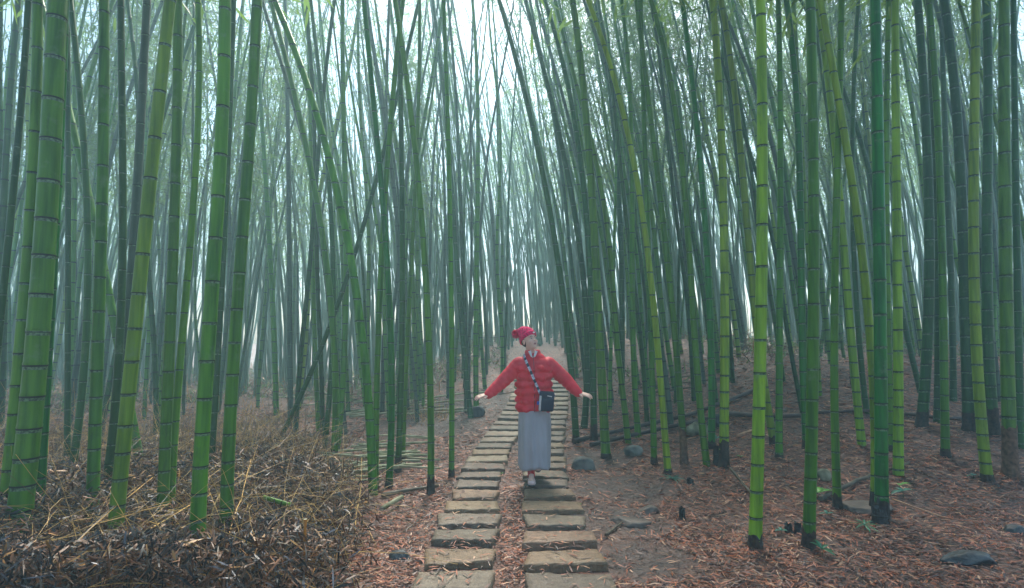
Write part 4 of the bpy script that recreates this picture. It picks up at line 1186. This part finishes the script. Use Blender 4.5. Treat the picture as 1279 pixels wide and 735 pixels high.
for s in (-1, 1):
    bm = bmesh.new(); hell(bm, (s * 0.029, -0.0735, 0.004), (0.0125, 0.006, 0.0058))
    me = bpy.data.meshes.new('eye'); bm.to_mesh(me); bm.free(); me.materials.append(eyew); me.materials.append(hairm)
    for p in me.polygons:
        c = HM.inverted() @ p.center; p.use_smooth = True
        if abs(c.x - s * 0.029 - 0.002) < 0.0055 or c.z > 0.0075: p.material_index = 1
    link('eye', me, body)
    V, Fc = tube([hp(s * 0.014, -0.082, 0.022), hp(s * 0.028, -0.082, 0.028), hp(s * 0.044, -0.072, 0.023)], 0.0032, 0.002, 6)
    link('eyebrow', mesh_py('eyebrow', V, Fc, [hairm], None, True), body)
bm = bmesh.new(); hell(bm, (0, -0.083, -0.052), (0.019, 0.006, 0.0045)); hell(bm, (0, -0.081, -0.061), (0.016, 0.006, 0.005))
me = bpy.data.meshes.new('mouth'); bm.to_mesh(me); bm.free(); me.materials.append(lipm)
link('mouth', me, body)
# hair tucked under the hat, over the ears
bm = bmesh.new()
hell(bm, (0, 0.028, 0.012), (0.079, 0.082, 0.083)); hell(bm, (0, 0.052, -0.01), (0.058, 0.045, 0.05))
for s in (-1, 1): hell(bm, (s * 0.070, 0.022, 0.012), (0.009, 0.018, 0.028))
remeshed(bm, 'hair', 0.006, 2, hairm, person)
# beanie with folded band and a pompom
bm = bmesh.new()
hell(bm, (0, 0.024, 0.040), (0.087, 0.099, 0.112), (0.2, 0, 0))
hell(bm, (-0.010, 0.058, 0.108), (0.066, 0.070, 0.066), (0.5, 0, 0))
hell(bm, (-0.018, 0.098, 0.128), (0.043, 0.052, 0.042), (0.3, 0, 0))
cut = HM @ Vector((0, 0, 0))
bml = bm
# trim below the brow line (tilted plane in head space)
pn = (HM.to_3x3() @ Vector((0, 0.34, 1))).normalized()
bmesh.ops.bisect_plane(bm, geom=list(bm.verts) + list(bm.edges) + list(bm.faces), plane_co=hp(0, -0.02, 0.026), plane_no=pn, clear_inner=True)
bmesh.ops.holes_fill(bm, edges=[e for e in bm.edges if e.is_boundary])
for k in range(40):
    a = 2 * PI * k / 40
    x_, y_ = 0.085 * math.cos(a), 0.022 + 0.096 * math.sin(a)
    zc_ = 0.030 - 0.34 * (y_ + 0.02) + 0.004
    for hh in (0, 0.014, 0.028):
        hell2 = HM @ Matrix.Translation((x_, y_, zc_ + hh))
        bmesh.ops.create_icosphere(bm, subdivisions=1, radius=0.0105, matrix=hell2)
for k in range(16):            # cable knit ridges
    a = 2 * PI * k / 16
    for t in np.linspace(0.1, 1.35, 9):
        x_, y_, z_ = 0.088 * math.cos(a) * math.cos(t), 0.022 + 0.098 * math.sin(a) * math.cos(t), 0.04 + 0.112 * math.sin(t)
        if z_ < 0.04 - 0.3 * y_: continue
        bmesh.ops.create_icosphere(bm, subdivisions=1, radius=0.0085, matrix=HM @ Matrix.Translation((x_, y_, z_ + 0.18 * y_)))
beanie = remeshed(bm, 'beanie', 0.0045, 1, knit, person)
pc = hp(-0.045, 0.155, 0.122)
rr = random.Random(8); Vp, Fp = [], []
parts_ = []
bm = bmesh.new(); bmesh.ops.create_icosphere(bm, subdivisions=3, radius=0.036, matrix=Matrix.Translation(pc))
for _ in range(760):
    d = Vector((rr.gauss(0, 1), rr.gauss(0, 1), rr.gauss(0, 1))).normalized()
    L = rr.uniform(0.043, 0.058); s_ = d.orthogonal().normalized() * 0.0035; t_ = d.cross(s_)
    a_ = pc + d * 0.03
    v = [bm.verts.new(a_ + s_), bm.verts.new(a_ - s_ * 0.5 + t_), bm.verts.new(a_ - s_ * 0.5 - t_), bm.verts.new(pc + d * L)]
    for q in ((0, 1, 3), (1, 2, 3), (2, 0, 3)): bm.faces.new([v[i] for i in q])
me = bpy.data.meshes.new('pompom'); bm.to_mesh(me); bm.free(); me.materials.append(knit)
link('pompom', me, beanie)
# white patch on the band
bm = bmesh.new(); hell(bm, (0.012, -0.088, 0.062), (0.014, 0.006, 0.008))
me = bpy.data.meshes.new('patch'); bm.to_mesh(me); bm.free(); me.materials.append(white); link('patch', me, beanie)

# jacket: quilted bands, puffy sleeves, standing collar
bm = bmesh.new()
bands = [(0.755, 0.205, 0.150), (0.835, 0.208, 0.155), (0.915, 0.205, 0.155), (0.995, 0.203, 0.153), (1.075, 0.205, 0.150), (1.155, 0.205, 0.143)]
for i, (z, a, b_) in enumerate(bands):
    ell(bm, (0.006 * math.sin(i * 2), -0.005, z + 0.004 * math.cos(i * 3)), (a * 0.98, b_ * 0.98, 0.066), (0.03 * math.sin(i * 5), 0.05 * math.sin(i * 2.3 + 1), 0))
    for q in range(9):
        aq = q * 0.7 + i * 1.3; ell(bm, (a * 0.80 * math.cos(aq), -0.005 + b_ * 0.80 * math.sin(aq), z + 0.012 * math.sin(q * 4 + i)), (0.05, 0.045, 0.036), (0.3 * math.sin(q), 0.3 * math.cos(q * 2), aq), 2)
    ell(bm, (0, -0.005, z), (a * 0.95, b_ * 0.95, 0.10))
ell(bm, (0, 0.0, 1.20), (0.185, 0.125, 0.10)); ell(bm, (0, 0.005, 1.265), (0.125, 0.095, 0.07))
for k in range(20):
    a = 2 * PI * k / 20
    if -0.35 < math.atan2(math.sin(a + PI / 2), math.cos(a + PI / 2)) < 0.35: continue   # open at the throat
    ell(bm, (-0.012 + 0.066 * math.cos(a), 0.006 + 0.064 * math.sin(a), 1.325), (0.02, 0.02, 0.036), (0, 0, 0), 2)
for s in (-1, 1):
    A = [Vector(p) for p in ARM[s]]
    tot = (A[1] - A[0]).length + (A[2] - A[1]).length
    n = 8
    for k in range(n + 1):
        t = k / n * tot; L1 = (A[1] - A[0]).length
        if t <= L1: p = A[0].lerp(A[1], t / L1); d = A[1] - A[0]
        else: p = A[1].lerp(A[2], (t - L1) / (tot - L1)); d = A[2] - A[1]
        if k < n: p = p + Vector((0, 0.0, -0.004))
        q = Vector((0, 0, 1)).rotation_difference(d.normalized()).to_euler()
        rad = (0.080, 0.084, 0.081, 0.079, 0.075, 0.070, 0.066, 0.060, 0.046)[k]
        ell(bm, p, (rad, rad, 0.046), q)
    cap_mesh(bm, A[0], A[1], 0.081, 0.070); cap_mesh(bm, A[1], A[2], 0.070, 0.050)
    ell(bm, (s * 0.115, 0.0, 1.205), (0.085, 0.09, 0.068))
jacket = remeshed(bm, 'jacket', 0.006, 6, red, person)
V, Fc = tube([(-0.012, -0.118, 1.30), (-0.004, -0.158, 1.18), (0, -0.165, 1.0), (0.0, -0.166, 0.8), (0, -0.158, 0.72)], 0.004, 0.004, 6)
link('zip', mesh_py('zip', V, Fc, [mat('zip_red', (0.25, 0.008, 0.02), rough=0.4)], None, True), jacket)
# shirt collar points
for s in (-1, 1):
    V = [(-0.012 + s * 0.004, -0.098, 1.275), (-0.012 + s * 0.05, -0.062, 1.34), (-0.012 + s * 0.022, -0.066, 1.35), (-0.012 + s * 0.026, -0.104, 1.29)]
    o = link('shirt_collar', mesh_py('shirt_collar', V, [(0, 3, 1, 2)] if s > 0 else [(2, 1, 3, 0)], [white]), person)
    so = o.modifiers.new('s', 'SOLIDIFY'); so.thickness = 0.006; so.offset = 0

# skirt: pleated tube
NA, NZ = 96, 26
V, Fc = [], []
for j in range(NZ + 1):
    t = j / NZ; z = 0.86 - t * 0.715
    for i in range(NA):
        a = 2 * PI * i / NA
        rx = 0.148 + 0.024 * math.sin(min(1, t * 2.2) * PI / 2) - 0.018 * max(0, t - 0.45)
        ry = 0.125 + 0.075 * t
        fold = 1 + (0.015 + 0.085 * t) * (0.55 * math.sin(5 * a + 0.6 + 0.6 * t) + 0.45 * math.sin(9 * a + 2.0 * t + 1.3) + 0.3 * math.sin(14 * a + 0.5))
        # deep centre pleat
        dc = ((a + PI / 2 + PI - 0.12 * t) % (2 * PI)) - PI
        fold -= 0.11 * t * math.exp(-(dc / 0.13) ** 2)
        x = rx * fold * math.cos(a) + 0.006 * t
        y = ry * fold * math.sin(a) - 0.005 * t - 0.015 * t * math.exp(-((a - 1.5 * PI) / 0.8) ** 2)
        kn = math.exp(-((z - 0.42) / 0.20) ** 2) * math.exp(-(((a - 1.42 * PI) / 0.45)) ** 2)
        y -= 0.035 * kn; x -= 0.012 * kn + 0.02 * t * t * math.sin(2 * a + 0.5)
        V.append((x, y, z + (0.014 * math.sin(4 * a + 1) * t)))
    if j:
        for i in range(NA):
            i2 = (i + 1) % NA
            Fc.append(((j - 1) * NA + i2, (j - 1) * NA + i, j * NA + i, j * NA + i2))
sk = link('skirt', mesh_py('skirt', V, Fc, [skirtm], None, True), person)
so = sk.modifiers.new('s', 'SOLIDIFY'); so.thickness = 0.004

# shoes and socks
def shoe(c, rotx, nm='shoe'):
    MT = Matrix.Translation(c) @ Matrix.Rotation(rotx, 4, 'X')
    def e(bm, cc, rad):
        bmesh.ops.create_icosphere(bm, subdivisions=3, radius=1, matrix=MT @ Matrix.Translation(cc) @ Matrix.Diagonal((*rad, 1)))
    bm = bmesh.new()
    e(bm, (0, 0.03, 0.035), (0.037, 0.055, 0.04)); e(bm, (0, -0.05, 0.025), (0.040, 0.065, 0.033)); e(bm, (0, -0.095, 0.018), (0.041, 0.046, 0.026)); e(bm, (0, 0.0, 0.05), (0.033, 0.05, 0.035))
    o = remeshed(bm, nm, 0.005, 2, [pink, navy, white], person)
    inv = MT.inverted()
    for p in o.data.polygons:
        q = inv @ p.center
        if q.z < 0.0: p.material_index = 2
        elif q.y > -0.055 and q.z > 0.046 and abs(q.x) > 0.012: p.material_index = 1
    bm = bmesh.new()
    for (cc, rad) in (((0, 0.03, 0.0), (0.041, 0.058, 0.015)), ((0, -0.08, 0.0), (0.046, 0.07, 0.015))): e(bm, cc, rad)
    s_ = remeshed(bm, 'sole', 0.005, 1, sole, o)
    return o
shoe((-0.035, -0.155, 0.013), 0.0)
shoe((0.05, 0.30, 0.16), 1.1)
for s in (-1, 1):
    a, c = Vector(LEG[s][1]), Vector(LEG[s][2])
    d = (a - c).normalized()
    V, Fc = tube([c - d * 0.03, c + d * 0.02, c + d * 0.075, c + d * 0.08], 0.038, 0.037, 14, [1, 1, 1, 1.04])
    link('sock', mesh_py('sock', V, Fc, [sockr], None, True), person)

# shoulder bag (worn, but a thing of its own)
bag = bpy.data.objects.new('shoulder_bag', None); COL.objects.link(bag)
bag.location = (PX0 + 0.12, PY0 - 0.205, PZ + 0.735)
tag(bag, 'small navy shoulder bag with patterned strap worn across the red jacket', 'bag')
bx, by, bz = 0.12, -0.205, 0.735
def rbox(name, c, size, bev, m, parent, seg=3, rot=(0, 0, 0)):
    bm = bmesh.new(); bmesh.ops.create_cube(bm, size=1)
    for v in bm.verts: v.co = Vector((v.co.x * size[0], v.co.y * size[1], v.co.z * size[2]))
    bmesh.ops.bevel(bm, geom=list(bm.edges), offset=bev, segments=seg, profile=0.5, affect='EDGES')
    mt = Matrix.Translation(c) @ Euler(rot).to_matrix().to_4x4()
    bm.transform(mt)
    me = bpy.data.meshes.new(name); bm.to_mesh(me); bm.free(); me.materials.append(m)
    for p in me.polygons: p.use_smooth = True
    return link(name, me, parent)
pouch = rbox('pouch', (0, 0, 0.10), (0.155, 0.06, 0.205), 0.022, navy, bag, rot=(0.06, 0.06, 0.12))
rbox('front_pocket', (0.006, -0.034, 0.075), (0.125, 0.022, 0.12), 0.009, navy, bag, rot=(0.06, 0.06, 0.12))
rbox('side_stripe', (-0.066, -0.03, 0.085), (0.020, 0.02, 0.15), 0.004, white, bag, rot=(0.06, 0.06, 0.12))
rbox('zip_pull', (0.03, -0.045, 0.155), (0.05, 0.006, 0.010), 0.002, white, bag, rot=(0.06, 0.2, 0.12))
rbox('tag', (-0.085, -0.02, 0.085), (0.024, 0.010, 0.035), 0.003, blue, bag, rot=(0, 0.1, 0))
# strap ribbon follows the jacket front, over the shoulder and down the back
SP = [(0.055, -0.170, 0.915), (0.035, -0.176, 0.965), (0.01, -0.178, 1.02), (-0.02, -0.173, 1.09), (-0.048, -0.164, 1.155), (-0.075, -0.146, 1.215), (-0.095, -0.115, 1.262), (-0.105, -0.07, 1.298), (-0.105, 0.0, 1.31), (-0.08, 0.09, 1.26),
      (-0.02, 0.145, 1.14), (0.06, 0.165, 1.02), (0.14, 0.150, 0.93), (0.205, 0.08, 0.88), (0.222, 0.0, 0.87), (0.205, -0.10, 0.88), (0.185, -0.165, 0.905)]
SP = [Vector(p) - Vector((bx, by, bz)) for p in SP]
pts = []
for i in range(len(SP) - 1):
    for q in range(4): pts.append(SP[i].lerp(SP[i + 1], q / 4))
pts.append(SP[-1])
V, Fc, mi = [], [], []
axis_c = Vector((0, 0, 1.05)) - Vector((bx, by, bz))
for i, p in enumerate(pts):
    d = (pts[min(i + 1, len(pts) - 1)] - pts[max(i - 1, 0)]).normalized()
    nrm = Vector((p.x - axis_c.x, p.y - axis_c.y, 0.25 * (p.z - axis_c.z))).normalized()
    s_ = d.cross(nrm).normalized() * 0.0125; n_ = nrm * 0.004
    V += [p - s_ - n_, p + s_ - n_, p + s_ + n_, p - s_ + n_]
    if i:
        a_, b_ = 4 * (i - 1), 4 * i
        for k in range(4):
            k2 = (k + 1) % 4
            Fc.append((a_ + k, a_ + k2, b_ + k2, b_ + k)); mi.append(1 if (i % 5) in (1, 2, 3) else 0)
link('strap', mesh_py('strap', V, Fc, [navy, mat('strap_white', (0.5, 0.5, 0.6), rough=0.7, var=0.5, scale=90)], mi), bag)
